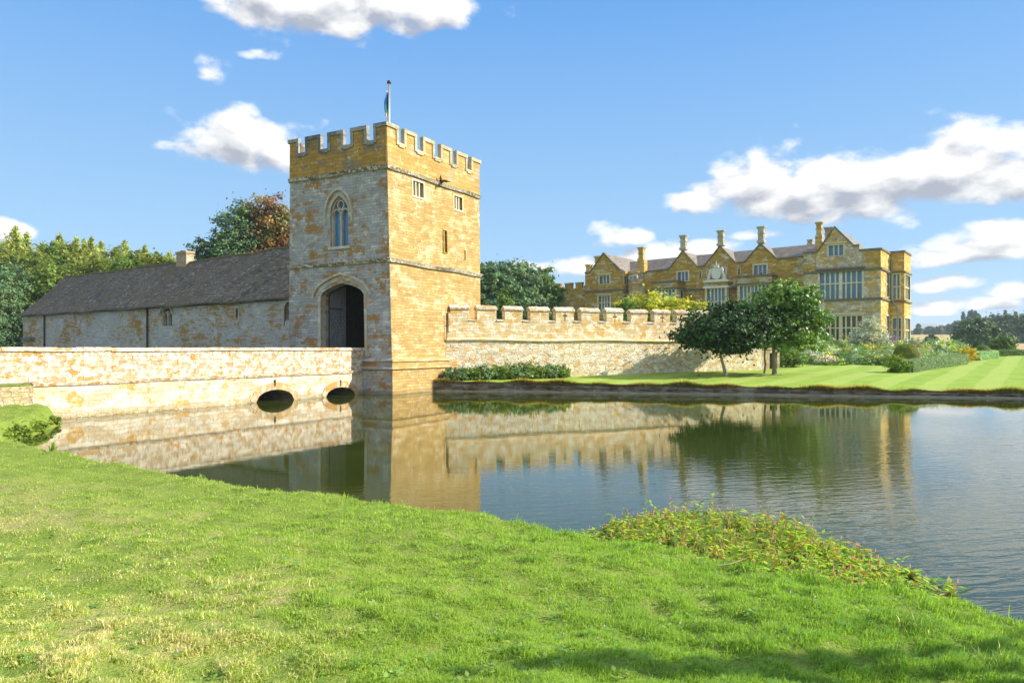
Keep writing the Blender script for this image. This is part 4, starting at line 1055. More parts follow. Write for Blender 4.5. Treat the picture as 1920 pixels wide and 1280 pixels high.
# ------------------------------------------------------------------ manor house
HO = np.array([41.6,80.0]); HU = (-.793,.609); HN = (-.609,-.793)
PH = Plane(HO, HU, HN); PHs = Plane(HO, (.609,.793), (.793,-.609)); G0 = 1.2
house = thing('manor_house', 'large golden stone manor house with gables, tall chimneys and mullioned windows beyond the garden', 'manor house', (41.6,80,1.5))
def hi(px, py, v=0.0): return PH.inv(px, py, -v, 5, 8)
def rect(pa, pb, v=0.0):      # window rectangle from its two photo corners (left-top, right-bottom)
    xm = (pa[0]+pb[0])/2; ym = (pa[1]+pb[1])/2
    s0 = hi(pb[0], ym, v)[0]; s1 = hi(pa[0], ym, v)[0]; zt = hi(xm, pa[1], v)[1]; zb = hi(xm, pb[1], v)[1]
    return (s0, s1, zb, zt)
def mwindow(P, w, lights, trans, parent, glass='pane', split=None, fr=.22, dep=.28, hood=False, d=0.0):
    a0, a1, b, t = w; mb = MB()
    P.box(mb, a0-fr, a0, b-fr*.4, t+fr, d-.2, d+.035); P.box(mb, a1, a1+fr, b-fr*.4, t+fr, d-.2, d+.035)
    P.box(mb, a0, a1, t, t+fr, d-.2, d+.035); P.box(mb, a0, a1, b-fr*.4, b, d-.2, d+.06)
    for i in range(1, lights):
        m = a0+(a1-a0)*i/lights; k = .19 if split and i % split == 0 else .075
        P.box(mb, m-k, m+k, b, t, d-dep-.02, d-.07)
    for tz in trans: P.box(mb, a0, a1, b+(t-b)*tz-.07, b+(t-b)*tz+.07, d-dep-.02, d-.085)
    if hood: P.box(mb, a0-fr-.2, a1+fr+.2, t+fr, t+fr+.16, d-.05, d+.2)
    o = mb.build('window', M['mullion'], parent); pb = MB()
    pb.poly([P(a0,b,d-dep), P(a1,b,d-dep), P(a1,t,d-dep), P(a0,t,d-dep)]); pb.build('pane', M[glass], o); return o
# right block
sR = hi(1507,520)[0]; zPar = hi(1651,467)[1]
gL = hi(1532,470)[0]; gA = hi(1565,426); gR = hi(1601,461)
sK = hi(1611,466)[0]; zK = hi(1605,461)[1]
w1 = rect((1554,460),(1581,479)); w2 = rect((1537,510),(1616,560)); w3 = rect((1537,593),(1616,641))
w3 = (w2[0], w2[1], w3[2], w3[3])
prof = [(0,zPar),(sK-.01,zPar),(sK,zK),(gR[0],zK),(gA[0],gA[1]),(gL-.0,zPar+.15),(sR,zPar+.15)]
zs2 = hi(1652,559)[1]; zs1 = hi(1640,504)[1]
mb = MB(); solid_wall(PH, mb, prof, zs2, [w1,w2], .35); rb = mb.build('right_block', M['house_grey'], house)
mb = MB(); solid_wall(PH, mb, [(0,zs2),(sR,zs2)], G0, [w3], .35); mb.poly([PH(sR,G0),PH(sR,zPar+.15),PH(sR,zPar+.15,-8),PH(sR,G0,-8)]); mb.build('right_block', M['house_grey'], house)
mb = MB(); PH.box(mb, -.0, w2[0]-.3, zs1+.1, zPar-.15, 0, .07); mb.build('parapet', M['house'], house); mb = MB(); PH.box(mb, w2[1]+.45, sR, zs1+.1, zPar-.05, 0, .07); mb.build('parapet', M['house'], house)
mwindow(PH, w1, 3, [], house, hood=True); mwindow(PH, w2, 8, [.58], house, split=4); mwindow(PH, w3, 8, [.55], house, glass='pane_dark', split=4, hood=True)
for z, e in ((zs1, .0), (zs2, 0)):
    mb = MB(); PH.box(mb, -.15, sR, z-.12, z+.12, 0, .18); PHs.box(mb, 0, 5.7, z-.12, z+.12, 0, .18); mb.build('string_course', M['house_string'], house)
mb = MB(); PH.box(mb, w2[0]-.35, w2[1]+.45, w2[3]+.30, w2[3]+.5, 0, .3)
mb.build('string_course', M['house_string'], house)
def verge(P, pts, mb, w=.16, d0=-.35, d1=.12):
    for (a,b),(c,d_) in zip(pts[:-1], pts[1:]):
        mb.box8([P(a,b-.05,d0),P(c,d_-.05,d0),P(c,d_-.05,d1),P(a,b-.05,d1),P(a,b+w,d0),P(c,d_+w,d0),P(c,d_+w,d1),P(a,b+w,d1)])
mb = MB(); verge(PH, prof[:2], mb); verge(PH, prof[2:4], mb); verge(PH, prof[3:6], mb); verge(PH, prof[5:], mb)
# side of right block
zq = zPar; SD_ = 5.6
ws = [(PHs.inv(1661,530)[0], PHs.inv(1667,530)[0], PHs.inv(1664,556)[1], PHs.inv(1664,512)[1]), (PHs.inv(1661,620)[0], PHs.inv(1667,620)[0], PHs.inv(1664,640)[1], PHs.inv(1664,592)[1])]
verge(PHs, [(0,zq),(SD_,zq)], mb); mb.build('coping', M['house_string'], house)
m2 = MB(); solid_wall(PHs, m2, [(0,zq),(SD_,zq)], G0, ws, .3); m2.poly([PH(0,zPar-.4,0), PH(sR,zPar-.4,0), PH(sR,zPar-.4,-8), PH(0,zPar-.4,-8)])
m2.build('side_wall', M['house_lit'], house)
for w in ws: mwindow(PHs, w, 2, [.55], house, fr=.15, dep=.2)
# corner bay
k_ = 1.5; o2 = PHs(SD_, 0); PB1 = Plane(o2, (.793,-.609), (-.609,-.793)); PB2 = Plane(PB1(k_,0), (.609,.793), (.793,-.609)); bl = 4.6
zb = PB1.inv(1683,472)[1]
wb = [(.35,1.0,PB1.inv(1686,560)[1],PB1.inv(1686,514)[1])]; wb.append((.3,1.15,PB1.inv(1686,640)[1],PB1.inv(1686,596)[1]))
wc = [(.5,bl-.5,wb[0][2],wb[0][3]),(.5,bl-.5,wb[1][2],wb[1][3])]
mb = MB(); solid_wall(PB1, mb, [(0,zb),(k_,zb)], G0, wb, .3); solid_wall(PB2, mb, [(0,zb),(bl,zb)], G0, wc, .3); mb.poly([PB1(0,zb-.3,0),PB1(k_,zb-.3,0),PB2(bl,zb-.3,0),PHs(SD_+bl,zb-.3,0)])
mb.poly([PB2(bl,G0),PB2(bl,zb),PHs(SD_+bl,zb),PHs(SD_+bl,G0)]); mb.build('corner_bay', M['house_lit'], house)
mwindow(PB1, wb[0], 2, [.5], house, fr=.14, dep=.2); mwindow(PB1, wb[1], 2, [.5], house, fr=.14, dep=.2)
for w in wc: mwindow(PB2, w, 3, [.5], house, fr=.18, dep=.2)
for z in (zs1-.0, zs2-.1):
    mb = MB(); PB1.box(mb, -.05, k_+.15, z-.1, z+.1, 0, .16); PB2.box(mb, 0, bl, z-.1, z+.1, 0, .16); mb.build('string_course', M['house_string'], house)
mb = MB()
PB1.box(mb, -.05, k_+.1, zb-.1, zb+.1, -.3, .1); PB2.box(mb, -.3, bl, zb-.1, zb+.1, -.3, .1); mb.build('string_course', M['house_string'], house)
mb = MB(); mb.tube([PHs(SD_-.15,zb-1,.16), PHs(SD_-.15,zs2+.2,.16), PHs(SD_-.1,zs2-.4,.5), PHs(SD_-.1,zs2-1.0,.85), PHs(SD_-.1,G0,.85)], .10, 7); mb.build('downpipe', M['lead'], house, smooth=True)
# right block roof (gabled, seen over the parapet)
def gable_roof(P, a0, a1, ac, ze_, zr_, dfront, dback, ov=.15):
    mb = MB()
    mb.poly([P(a0,ze_,dfront), P(ac,zr_,dfront), P(ac,zr_,dback), P(a0,ze_,dback)]); mb.poly([P(a1,ze_,dfront), P(ac,zr_,dfront), P(ac,zr_,dback), P(a1,ze_,dback)]); return mb
gable_roof(PH, sK, gL, gA[0], zK-.2, gA[1]-.08, -.2, -8.5).build('roof', M['house_roof'], house)
# main range, set back 1.6
V1 = 1.6; PM = Plane(PH(0,0,-V1), HU, HN)
def mi(px, py): return PM.inv(px, py, 0, 15, 8)
sM1 = mi(1178,520)[0]; ze1 = mi(1486,483)[1]; ze2 = mi(1220,509)[1]
def eave(s): return ze1+(ze2-ze1)*(s-mi(1486,483)[0])/(mi(1220,509)[0]-mi(1486,483)[0])
gabs = []
for (lx,ly),(ax,ay),(rx,ry) in (((1396,492),(1426,457),(1457,485)), ((1321,499),(1350,461.5),(1380,493)), ((1254,505.5),(1280.5,470.5),(1308,498.5))):
    l, a, r = mi(lx,ly), mi(ax,ay), mi(rx,ry); gabs.append((r[0], a[0], l[0], a[1]))
prof = [(sR-.3, eave(sR))]
for r, a, l, zt in gabs: prof += [(r, eave(r)), (a, zt), (l, eave(l))]
prof += [(sM1, eave(sM1))]
def mrect(x0,y0,x1,y1):
    s0 = mi(x1,(y0+y1)/2)[0]; s1 = mi(x0,(y0+y1)/2)[0]; xm = (x0+x1)/2; return (s0,s1,mi(xm,y1)[1],mi(xm,y0)[1])
mwin = [(mrect(1271,510,1290,526.5),3), (mrect(1338,504,1360,524),3), (mrect(1414,497,1437,514),3), (mrect(1311.5,508,1314.5,522),1), (mrect(1384,503,1387.5,515),1)]
low = [(mrect(1482,540,1505,560),5), (mrect(1385+0,590,1386,592),1)][:1]
mb = MB(); solid_wall(PM, mb, prof, G0, [w for w,_ in mwin+low], .3); mb.build('main_front', M['house'], house)
for w, n_l in mwin: mwindow(PM, w, n_l, [], house, fr=.2 if n_l > 1 else .08, dep=.25, glass='pane' if n_l > 1 else 'pane_dark')
mwindow(PM, low[0][0], 5, [.5], house, fr=.2)
mb = MB(); verge(PM, prof, mb, .14, -.3, .15); mb.build('coping', M['house_string'], house)
zl = mi(1490,533)[1]; mb = MB(); PM.box(mb, sR, sM1, zl-.13, zl+.13, 0, .2); mb.build('string_course', M['house_string'], house)
RD = 4.2; rz = mi(1500,459)[1]+.55
mb = MB(); s0, s1 = sR-1.5, sM1+3
for i in range(24):
    a = s0+(s1-s0)*i/24; b = s0+(s1-s0)*(i+1)/24
    mb.poly([PM(a,eave(a)+.05,-.2), PM(b,eave(b)+.05,-.2), PM(b,rz-.35*(i+1)/24,-RD), PM(a,rz-.35*i/24,-RD)])
    mb.poly([PM(a,eave(a),-2*RD), PM(b,eave(b),-2*RD), PM(b,rz-.35*(i+1)/24,-RD), PM(a,rz-.35*i/24,-RD)])
mb.build('roof', M['house_roof'], house)
for r, a, l, zt in gabs: gable_roof(PM, r, l, a, eave(a)+.0, zt-.05, -.2, -RD).build('roof', M['house_roof'], house)
# chimneys: (left px, right px, top py, base py, cap px margin, extra depth, pedestal)
def chimney(P, xl, xr, yt, yb, d, mat='chimney', cap=.16, ped=None, dd=None):
    ym = (yt+yb)/2; a0 = P.inv(xr, ym, d, 10, 12)[0]; a1 = P.inv(xl, ym, d, 10, 12)[0]; zt = P.inv((xl+xr)/2, yt, d, 10, 12)[1]; zb_ = P.inv((xl+xr)/2, yb, d, 10, 12)[1]
    w = (a1-a0); dp = dd or w*.8; mb = MB()
    P.box(mb, a0, a1, zb_-.2, zt-.45, d-dp, d); P.box(mb, a0-.08, a1+.08, zt-.9, zt-.78, d-dp-.08, d+.08); P.box(mb, a0-.03, a1+.03, zt-.45, zt-.25, d-dp-.03, d+.03)
    P.box(mb, a0-cap*.6, a1+cap*.6, zt-.25, zt-.12, d-dp-cap*.6, d+cap*.6); P.box(mb, a0-cap, a1+cap, zt-.12, zt, d-dp-cap, d+cap)
    P.box(mb, a0-.12, a1+.12, zb_-.1, zb_+.22, d-dp-.12, d+.12)
    if ped:
        pl, pr, pb = ped; q0 = P.inv(pr, pb, d, 10, 12)[0]; q1 = P.inv(pl, pb, d, 10, 12)[0]; zq_ = P.inv((pl+pr)/2, pb, d, 10, 12)[1]
        P.box(mb, q0, q1, zq_, zb_-.1, d-(q1-q0)*.9, d+.05)
    mb.build('chimney', M[mat], house)
chimney(PM, 1275.5, 1285, 441, 467, -.15); chimney(PM, 1345.5, 1355.5, 432, 459, -.15); chimney(PM, 1421, 1431.5, 424.5, 454, -.15)
chimney(PM, 1197, 1205.5, 463.5, 487, .5, ped=(1195,1208,511), mat='house_lit')
chimney(PH, 1530.5, 1540, 416, 444, -1.2, mat='house_lit', ped=(1528.5,1541,470)); chimney(PH, 1547,1559.5, 426, 452, -4.5, mat='brick'); chimney(PM, 1515,1522, 449,458, -6.5)
# projecting bays on the main range
def bay(xl, xr, ytop, ypar, ywin, vdep, lights, nm, side=None, cornice=False, mat='house'):
    Pb = Plane(PM(0,0,vdep), HU, HN)
    f = lambda px, py: Pb.inv(px, py, 0, 15, 8)
    s0 = f(xr, ypar)[0]; s1 = f(xl, ypar)[0]; zt = f((xl+xr)/2, ytop)[1]; zp = f((xl+xr)/2, ypar)[1]; zw = f((xl+xr)/2, ywin)[1]
    w = (s0+.35, s1-.35, zw-2.9, zw); mb = MB(); solid_wall(Pb, mb, [(s0,zt),(s1,zt)], G0, [w], .25)
    Pr = Plane(Pb(s0,0), (.609,.793), (.793,-.609)); ww = (.35, vdep-.3, zw-2.9, zw)
    hasr = vdep > 1.2
    solid_wall(Pr, mb, [(0,zt),(vdep,zt)], G0, [ww] if hasr else [], .2); mb.poly([Pb(s1,G0),Pb(s1,zt),Pb(s1,zt,-vdep),Pb(s1,G0,-vdep)]); mb.poly([Pb(s0,zt-.1),Pb(s1,zt-.1),Pb(s1,zt-.1,-vdep),Pb(s0,zt-.1,-vdep)])
    mb.build('bay', M[mat], house); mwindow(Pb, w, lights, [.42], house, fr=.28)
    if hasr: mwindow(Pr, ww, 2, [.42], house, fr=.2)
    mb = MB(); 
    for z in (zt, zp):
        Pb.box(mb, s0-.15, s1+.15, z-.12, z+.12, 0, .18); Pr.box(mb, -.1, vdep, z-.12, z+.12, 0, .18)
    mb.build('string_course', M['arms' if cornice else 'house_string'], house)
    return Pb, s0, s1, zt
bay(1223,1270,528.5,541,544,2.2,6,'bay')
PbB, a0, a1, zt_ = bay(1321,1364,527,538,541,1.3,5,'porch',cornice=True)
bay(1382,1447,517,532,535,1.9,8,'bay')
# carved arms above the porch: shield, crown, two supporters and a plinth
cc = PbB.inv(1343, 526)[0]; Pz = zt_+.12; mb = MB()
sh = [(-.62,1.55),(.62,1.55),(.64,.75),(.45,.3),(0,.08),(-.45,.3),(-.64,.75)]
fr_ = [PbB(cc+x, Pz+y, .05) for x, y in sh]; bk = [PbB(cc+x, Pz+y, -.12) for x, y in sh]; mb.poly(fr_); mb.poly(bk)
for i in range(len(sh)): mb.poly([fr_[i], fr_[(i+1)%7], bk[(i+1)%7], bk[i]])
PbB.box(mb, cc-1.35, cc+1.35, Pz-.05, Pz+.10, -.25, .15); PbB.box(mb, cc-.34, cc+.34, Pz+1.62, Pz+1.85, -.1, .1)
for x in (-.3,-.1,.1,.3): mb.tube([PbB(cc+x,Pz+1.8,0), PbB(cc+x*1.1,Pz+2.1,0)], [.06,.03], 6)
mb.tube([PbB(cc,Pz+1.85,0), PbB(cc,Pz+2.5,0)], [.08,.03], 6)
for s_ in (-1,1):
    mb.tube([PbB(cc+s_*.95,Pz+.1,0), PbB(cc+s_*1.02,Pz+.55,0), PbB(cc+s_*.85,Pz+1.0,0), PbB(cc+s_*.82,Pz+1.4,0), PbB(cc+s_*.72,Pz+1.6,0)], [.12,.19,.20,.14,.10], 7)
    mb.tube([PbB(cc+s_*1.2,Pz+.1,0), PbB(cc+s_*1.1,Pz+.5,0)], [.07,.1], 6); mb.tube([PbB(cc+s_*.8,Pz+1.1,0), PbB(cc+s_*.6,Pz+1.05,.08)], [.07,.05], 6)
    mb.tube([PbB(cc+s_*1.15,Pz+.5,0), PbB(cc+s_*1.35,Pz+.9,0), PbB(cc+s_*1.25,Pz+1.2,0)], [.05,.04,.06], 6)
mb.build('carved_arms', M['arms'], house)
# left wing
V2 = -.84; PW = Plane(PH(0,0,-V2), HU, HN)
def wi(px, py): return PW.inv(px, py, 0, 36, 8)
r_, a_, l_ = wi(1162,507), wi(1132,474.5), wi(1106,513); lft = wi(1097,520)[0]; zE = r_[1]
prof = [(r_[0], zE), (a_[0], a_[1]), (l_[0], zE), (lft, zE)]
def wrect(x0,y0,x1,y1):
    s0 = wi(x1,(y0+y1)/2)[0]; s1 = wi(x0,(y0+y1)/2)[0]; xm = (x0+x1)/2; return (s0,s1,wi(xm,y1)[1],wi(xm,y0)[1])
ww = [(wrect(1124.5,517,1142.5,532),3,[]), (wrect(1122.5,555,1143,579),4,[.5])]
mb = MB(); solid_wall(PW, mb, prof, G0, [w for w,_,_ in ww], .3); mb.build('wing_front', M['house'], house)
for w, n_l, tr in ww: mwindow(PW, w, n_l, tr, house, fr=.2, hood=True)
PWs = Plane(PW(r_[0],0), (.609,.793), (.793,-.609)); L_ = V1-V2
sw = (L_*.45, L_*.8, wi(1162,531)[1], wi(1162,517)[1]); sw2 = (L_*.35, L_*.85, wi(1162,578)[1], wi(1162,553)[1])
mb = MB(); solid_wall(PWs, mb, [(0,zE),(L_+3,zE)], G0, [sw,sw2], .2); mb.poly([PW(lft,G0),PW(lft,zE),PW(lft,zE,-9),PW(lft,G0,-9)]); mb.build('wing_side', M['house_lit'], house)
mwindow(PWs, sw, 2, [], house, fr=.15, dep=.15); mwindow(PWs, sw2, 2, [.5], house, fr=.15, dep=.15)
mb = MB(); verge(PW, prof, mb, .14, -.3, .15); mb.build('coping', M['house_string'], house)
gable_roof(PW, r_[0], l_[0], a_[0], zE, a_[1]-.06, -.1, -9).build('roof', M['house_roof'], house)
zz = wi(1135,545)[1]; mb = MB(); PW.box(mb, r_[0]-.1, lft, zz-.13, zz+.13, 0, .2); PWs.box(mb, 0, L_, zz-.13, zz+.13, 0, .2); mb.build('string_course', M['house_string'], house)
chimney(PW, 1115.5,1125, 480,500, -3, mat='house_lit'); chimney(PW, 1099,1106, 496,512, -2, mat='house_lit')
# stair turret in the angle
ta, tz = PM.inv(1192, 520, .4, 28, 8); tc = PM(ta,0,.1); tzt = PM.inv(1192,514,.4,28,8)[1]; zmid = PM.inv(1192,534,.4,28,8)[1]
mb = MB(); mb.lathe(tc[0], tc[1], [(1.15,G0),(1.15,zmid),(1.32,zmid+.05),(1.32,zmid+.25),(1.15,zmid+.35),(1.12,tzt),(1.3,tzt+.1),(1.3,tzt+.35),(.2,tzt+.9)], 8); mb.build('stair_turret', M['house_grey'], house)
tw = Plane((tc[0],tc[1]), HU, HN); mwindow(tw, (-.55,.55,zmid+.75,tzt-.35), 2, [], house, fr=.12, dep=.05, d=1.12)
# low battlemented wall at the left end
PL2 = Plane(PH(0,0,.2), HU, HN)
def li(px, py): return PL2.inv(px, py, 0, 40, 8)
lz = li(1070,541)[1]; lt = li(1065,531)[1]; e0 = li(1100,540)[0]; e1 = li(1040,540)[0]
mb = MB(); solid_wall(PL2, mb, [(e0,lz),(e1,lz)], G0, [], .3); PL2.box(mb, e0, e1, G0, lz-.01, -.9, -.02); mb.poly([PL2(e1,G0),PL2(e1,lz),PL2(e1,lz,-.9),PL2(e1,G0,-.9)]); mb.build('low_wall', M['house'], house)
for a, b in ((1079,1091),(1059,1072),(1040,1051)):
    m = MB(); s0, s1 = li(b,535)[0], li(a,535)[0]; PL2.box(m, s0, s1, lz, lt-.12, -.5, 0); PL2.box(m, s0-.06, s1+.06, lt-.12, lt+.05, -.55, .06); m.build('merlon', M['house'], house)
mb = MB(); q = [PL2(li(1100,508)[0], li(1100,508)[1], -1.2), PL2(li(1100,540)[0], lz-.3, -1.2), PL2(li(1086,534)[0], lz+.2, -1.2)]; q2 = [PL2(li(1100,508)[0], li(1100,508)[1], -5), PL2(li(1100,540)[0], lz-.3, -5), PL2(li(1086,534)[0], lz+.2, -5)]
mb.poly(q); mb.poly([q[0],q[2],q2[2],q2[0]]); mb.poly(q2); mb.build('roof', M['house_roof'], house)
# ------------------------------------------------------------------ trees
def gz(x, y): return float(lawn_h(np.array([x]), np.array([y]))[0])
# two ornamental trees on the lawn (one with a double stem)
Y1 = 40.9; x1 = X_at(1361,Y1); z1_ = gz(x1,Y1)
make_tree('lawn_tree', 'left lawn tree with a low spreading very dark green crown on one slanting trunk', 'tree', x1, Y1, z1_,
  [(-.8,0,2.45,2.2,1.7,.95),(.9,.3,2.75,2.0,1.7,1.1),(-.3,-.2,3.45,1.8,1.4,.75),(1.3,.3,3.75,1.3,1.1,.55),(-1.9,.1,2.15,1.1,.9,.5),(.2,0,1.85,1.9,1.3,.45),(-1.1,0,3.1,1.4,1.1,.7),(2.0,.3,3.1,1.3,1.1,.9),(1.9,.3,2.3,1.2,1.0,.6)],
  2.1, .10, 21000, .21, M['leaf_dark'], M['bark_pale'], seed=21, clumps=24, clump_r=.27, lean=(-.38,0), limbs=12, fill=.75, hue=.08)
Y2 = 42.4; x2 = X_at(1452,Y2); z2_ = gz(x2,Y2)
make_tree('lawn_tree', 'right lawn tree with a tall glossy sunlit green crown on a straight trunk', 'tree', x2, Y2, z2_,
  [(.6,0,4.45,1.9,1.6,1.0),(1.3,0,3.3,1.9,1.6,.95),(-.9,.2,3.45,1.6,1.4,.95),(.4,-.5,2.55,2.1,1.5,.85),(2.1,0,3.9,1.2,1.1,.5),(-1.3,0,2.6,1.2,1.1,.7),(1.7,.1,2.0,1.2,1.0,.6),(.6,0,5.2,.8,.8,.55),(2.6,0,3.2,.75,.7,.45)],
  3.0, .125, 25000, .21, M['leaf_gloss'], M['bark_pale'], seed=22, clumps=24, clump_r=.27, lean=(-.1,0), limbs=14, fill=.7, hue=.12)
Y3 = 43.6; x3 = X_at(1434,Y3)
make_tree('lawn_tree', 'slim forked tree between the other two lawn trees, its crown merged into theirs', 'tree', x3, Y3, gz(x3,Y3),
  [(-.3,.2,3.4,1.5,1.2,.9),(.5,.3,2.6,1.2,1.0,.7),(-.9,.1,2.5,1.1,.9,.6)], 1.5, .085, 9000, .20, M['leaf_gloss'], M['bark_pale'], seed=23, clumps=30, clump_r=.26, limbs=8, fill=.6)
# lime shrub behind the curtain wall
Y4 = 62; 
for (px, top, w, lab, sd) in ((1205,552,2.2,'lime green bushy tree behind the curtain wall, left of its twin',31),(1262,560,2.4,'lime green bushy tree behind the curtain wall, next to the dark lawn tree',32)):
    x = X_at(px,Y4); z = gz(x,Y4); zt = Z_at(top,Y4)-z
    make_tree('lime_tree', lab, 'tree', x, Y4, z, [(0,0,zt-1.2,w,1.8,1.2),(-1.2,0,zt-1.9,1.6,1.4,1.0),(1.2,0,zt-2.0,1.5,1.4,1.1),(0,0,zt-3,2.2,1.8,1.3)], zt-2, .12, 13000, .26, M['leaf_lime'], M['bark'], 'lime green trees behind the curtain wall', seed=sd, fill=.5)
Y4 = 60; x = X_at(1176,Y4); z = gz(x,Y4)
make_tree('dark_shrub', 'dark green shrub beside the lime tree over the battlements', 'shrub', x, Y4, z, [(0,0,Z_at(590,Y4)-z,1.0,1.0,1.5),(0,0,2.4,1.1,1,1.2)], 2, .08, 3500, .22, M['leaf_green'], M['bark'], seed=33)
# trees behind the gatehouse on the right
for i, (px, yt, w, Yd, mat, lab, sd) in enumerate(((921,487,4.2,95,'leaf_blue','big tree hard against the right side of the gatehouse',41),(966,484,5.2,100,'leaf_blue','broad rounded tree in the middle of the group behind the curtain wall',42),(1016,505,3.4,102,'leaf_green','tree nearest the house end of the group behind the curtain wall',43))):
    x = X_at(px,Yd); z = gz(x,Yd); H = Z_at(yt,Yd)-z
    make_tree('broadleaf_tree', lab, 'tree', x, Yd, z, [(0,0,H-w*.45,w*.55,w*.5,w*.42),(-w*.35,0,H*.62,w*.5,w*.5,w*.5),(w*.38,0,H*.66,w*.5,w*.45,w*.55),(0,0,H*.42,w*.75,w*.6,w*.55),(w*.1,0,H*.2,w*.7,w*.6,w*.4)], H*.5, .35, 24000, .42, M[mat], M['bark'], 'trees behind the curtain wall', seed=sd, clumps=26, clump_r=.30, fill=.5, hue=.1)
x = X_at(945,72); make_tree('young_tree', 'small bright green pointed tree rising behind the battlements', 'tree', x, 72, gz(x,72), [(0,0,Z_at(566,72)-1.9,.7,.7,1.2),(.1,0,Z_at(590,72)-1.6,1.1,.9,1.3)], 3, .09, 4000, .24, M['leaf_green'], M['bark'], seed=44)
# copper beech and green tree over the stable roof
Yd = 74; x = X_at(506,Yd); z = 1.5; H = Z_at(364,Yd)-z
make_tree('copper_beech', 'large copper and bronze leaved tree rising over the stable roof beside the tower', 'tree', x, Yd, z, [(0,0,H-2.2,2.3,2.2,2.1),(-1.6,0,H-4.0,2.2,2.0,2.2),(1.7,0,H-3.8,2.2,2.0,2.4),(0,0,H-6.2,3.3,2.6,2.6),(1.4,0,H-8,2.5,2.2,2.0)], H*.6, .38, 26000, .30, M['leaf_copper'], M['bark'], seed=51, fill=.6, hue=.22, clump_r=.26, clumps=34)
Yd = 72
for (px, yt, w, sd, lab) in ((440,383,2.4,52,'green tree leaning out of the copper tree on its left'),(385,440,2.0,53,'low green tree beside the stable chimney')):
    x = X_at(px,Yd); H = Z_at(yt,Yd)-z
    make_tree('green_tree', lab, 'tree', x, Yd, z, [(0,0,H-1.7,w*.7,w*.6,w*.7),(-.9,0,H-3.6,w*.7,w*.6,w*.7),(1.0,0,H-3.4,w*.8,w*.6,w*.8),(0,0,H-5.8,w*1.05,w*.8,w*1.0)], H*.6, .2, 11000, .28, M['leaf_blue'], M['bark'], seed=sd, fill=.6, clump_r=.28)
# larch wood behind the stables
def larch(name, label, x, y, z, H, w, seed, group, n=9500, mat='leaf_larch'):
    rg = np.random.default_rng(seed); root = thing(name, label, 'tree', (x,y,z), group); mb = MB()
    mb.tube([(x,y,z-.2),(x+rg.normal()*.1,y,z+H*.5),(x,y,z+H)], [.28,.18,.03], 7)
    C = []; Nn = []; idx = []; k = 0
    nb = 130
    for i in range(nb):
        t = (i/nb)**.85; zz = H*(.16+.83*t); L = w*1.35*(1-t)**.92*rg.uniform(.45,1.25)+.10; a = rg.uniform(0,6.283); up = .25-.1*t
        m = max(6, int(n/nb*(.4+1.3*(1-t)))); s_ = rg.random(m)**.75
        dx, dy = math.cos(a), math.sin(a)
        P = np.stack([x+dx*L*s_, y+dy*L*s_, z+zz+L*s_*up - .28*L*s_**2 - rg.exponential(.16,m)*(1+.3*L)], -1) + rg.normal(size=(m,3))*[.10,.10,.08]*(1+.3*L)
        C.append(P); Nn.append(unit(rg.normal(size=(m,3))+np.array([dx*.6,dy*.6,.5]))); idx.append(np.full(m,i))
        if i % 3 == 0: mb.tube([(x,y,z+zz), (x+dx*L*.8,y+dy*L*.8,z+zz+L*.8*up-.18*L)], [.045,.012], 4, cap=False)
    C = np.concatenate(C); Nn = np.concatenate(Nn); idx = np.concatenate(idx)
    fast_quads('crown', leaf_quads(C, Nn, rg.uniform(.18,.40,len(C)), rg, aspect=.5), M[mat], root, tints(len(C), idx, rg, .6, 1.4, .14))
    mb.build('trunk', M['bark'], root, smooth=True); return root
rgl = np.random.default_rng(60)
LL = [(28,422,84,1.5),(50,433,90,1.3),(6,450,88,1.3),(80,452,96,1.6),(112,436,98,1.35),(143,441,104,1.5),(158,446,108,1.0),(171,442,100,1.2),(190,450,110,1.7),(216,462,112,1.2),(234,449,106,1.3),(262,466,116,1.8),(272,458,112,1.0),(292,470,116,1.5),(318,470,120,1.6)]
words = ['tall', 'slender', 'ragged', 'pale', 'feathery', 'leaning', 'bushy']
for i, (px, yt, Yd, wf) in enumerate(LL):
    x = X_at(px,Yd); z = gz(x,Yd) if x > -800 else 2; H = Z_at(yt,Yd)-z
    larch('larch_tree', 'yellow green larch in the wood behind the stables', x, Yd, z, H, 3.1*wf*rgl.uniform(.9,1.1), 100+i, 'larch trees in the wood behind the stables')
# broadleaf belt in front of the larches
BT = [(66,462,92,3.6,'leaf_lime2'),(98,458,90,3.0,'leaf_green'),(128,456,92,3.2,'leaf_lime2'),(206,466,96,3.4,'leaf_lime2'),(250,474,96,3.0,'leaf_green'),(40,470,84,4.2,'leaf_green'),(150,478,82,4.0,'leaf_lime2'),(110,500,76,3.6,'leaf_green'),(190,490,80,3.6,'leaf_lime2'),(225,478,84,3.4,'leaf_green'),(262,472,78,2.6,'leaf_lime2'),(300,478,76,2.4,'leaf_lime2'),(236,488,74,2.0,'leaf_green'),(70,475,78,3.6,'leaf_lime2'),(20,455,80,3.8,'leaf_lime2')]
M['leaf_lime2'] = foliage('yellow_green_leaves', (.16,.21,.035), (.22,.26,.045), trans=.4)
for i, (px, yt, Yd, w, mt) in enumerate(BT):
    x = X_at(px,Yd); z = 1.2; H = Z_at(yt,Yd)-z
    make_tree('broadleaf_tree', 'rounded %s tree standing in front of the larches behind the stable roof' % ('yellow green' if mt == 'leaf_lime2' else 'mid green'), 'tree', x, Yd, z,
      [(0,0,H-w*.5,w*.7,w*.6,w*.5),(-w*.5,0,H*.6,w*.6,w*.6,w*.6),(w*.5,0,H*.58,w*.6,w*.6,w*.6),(0,0,H*.35,w*.9,w*.7,w*.7)], H*.5, .22, 9000, .36, M[mt], M['bark'],
      'yellow green trees in front of the larches' if mt == 'leaf_lime2' else 'mid green trees in front of the larches', seed=140+i, fill=.5)
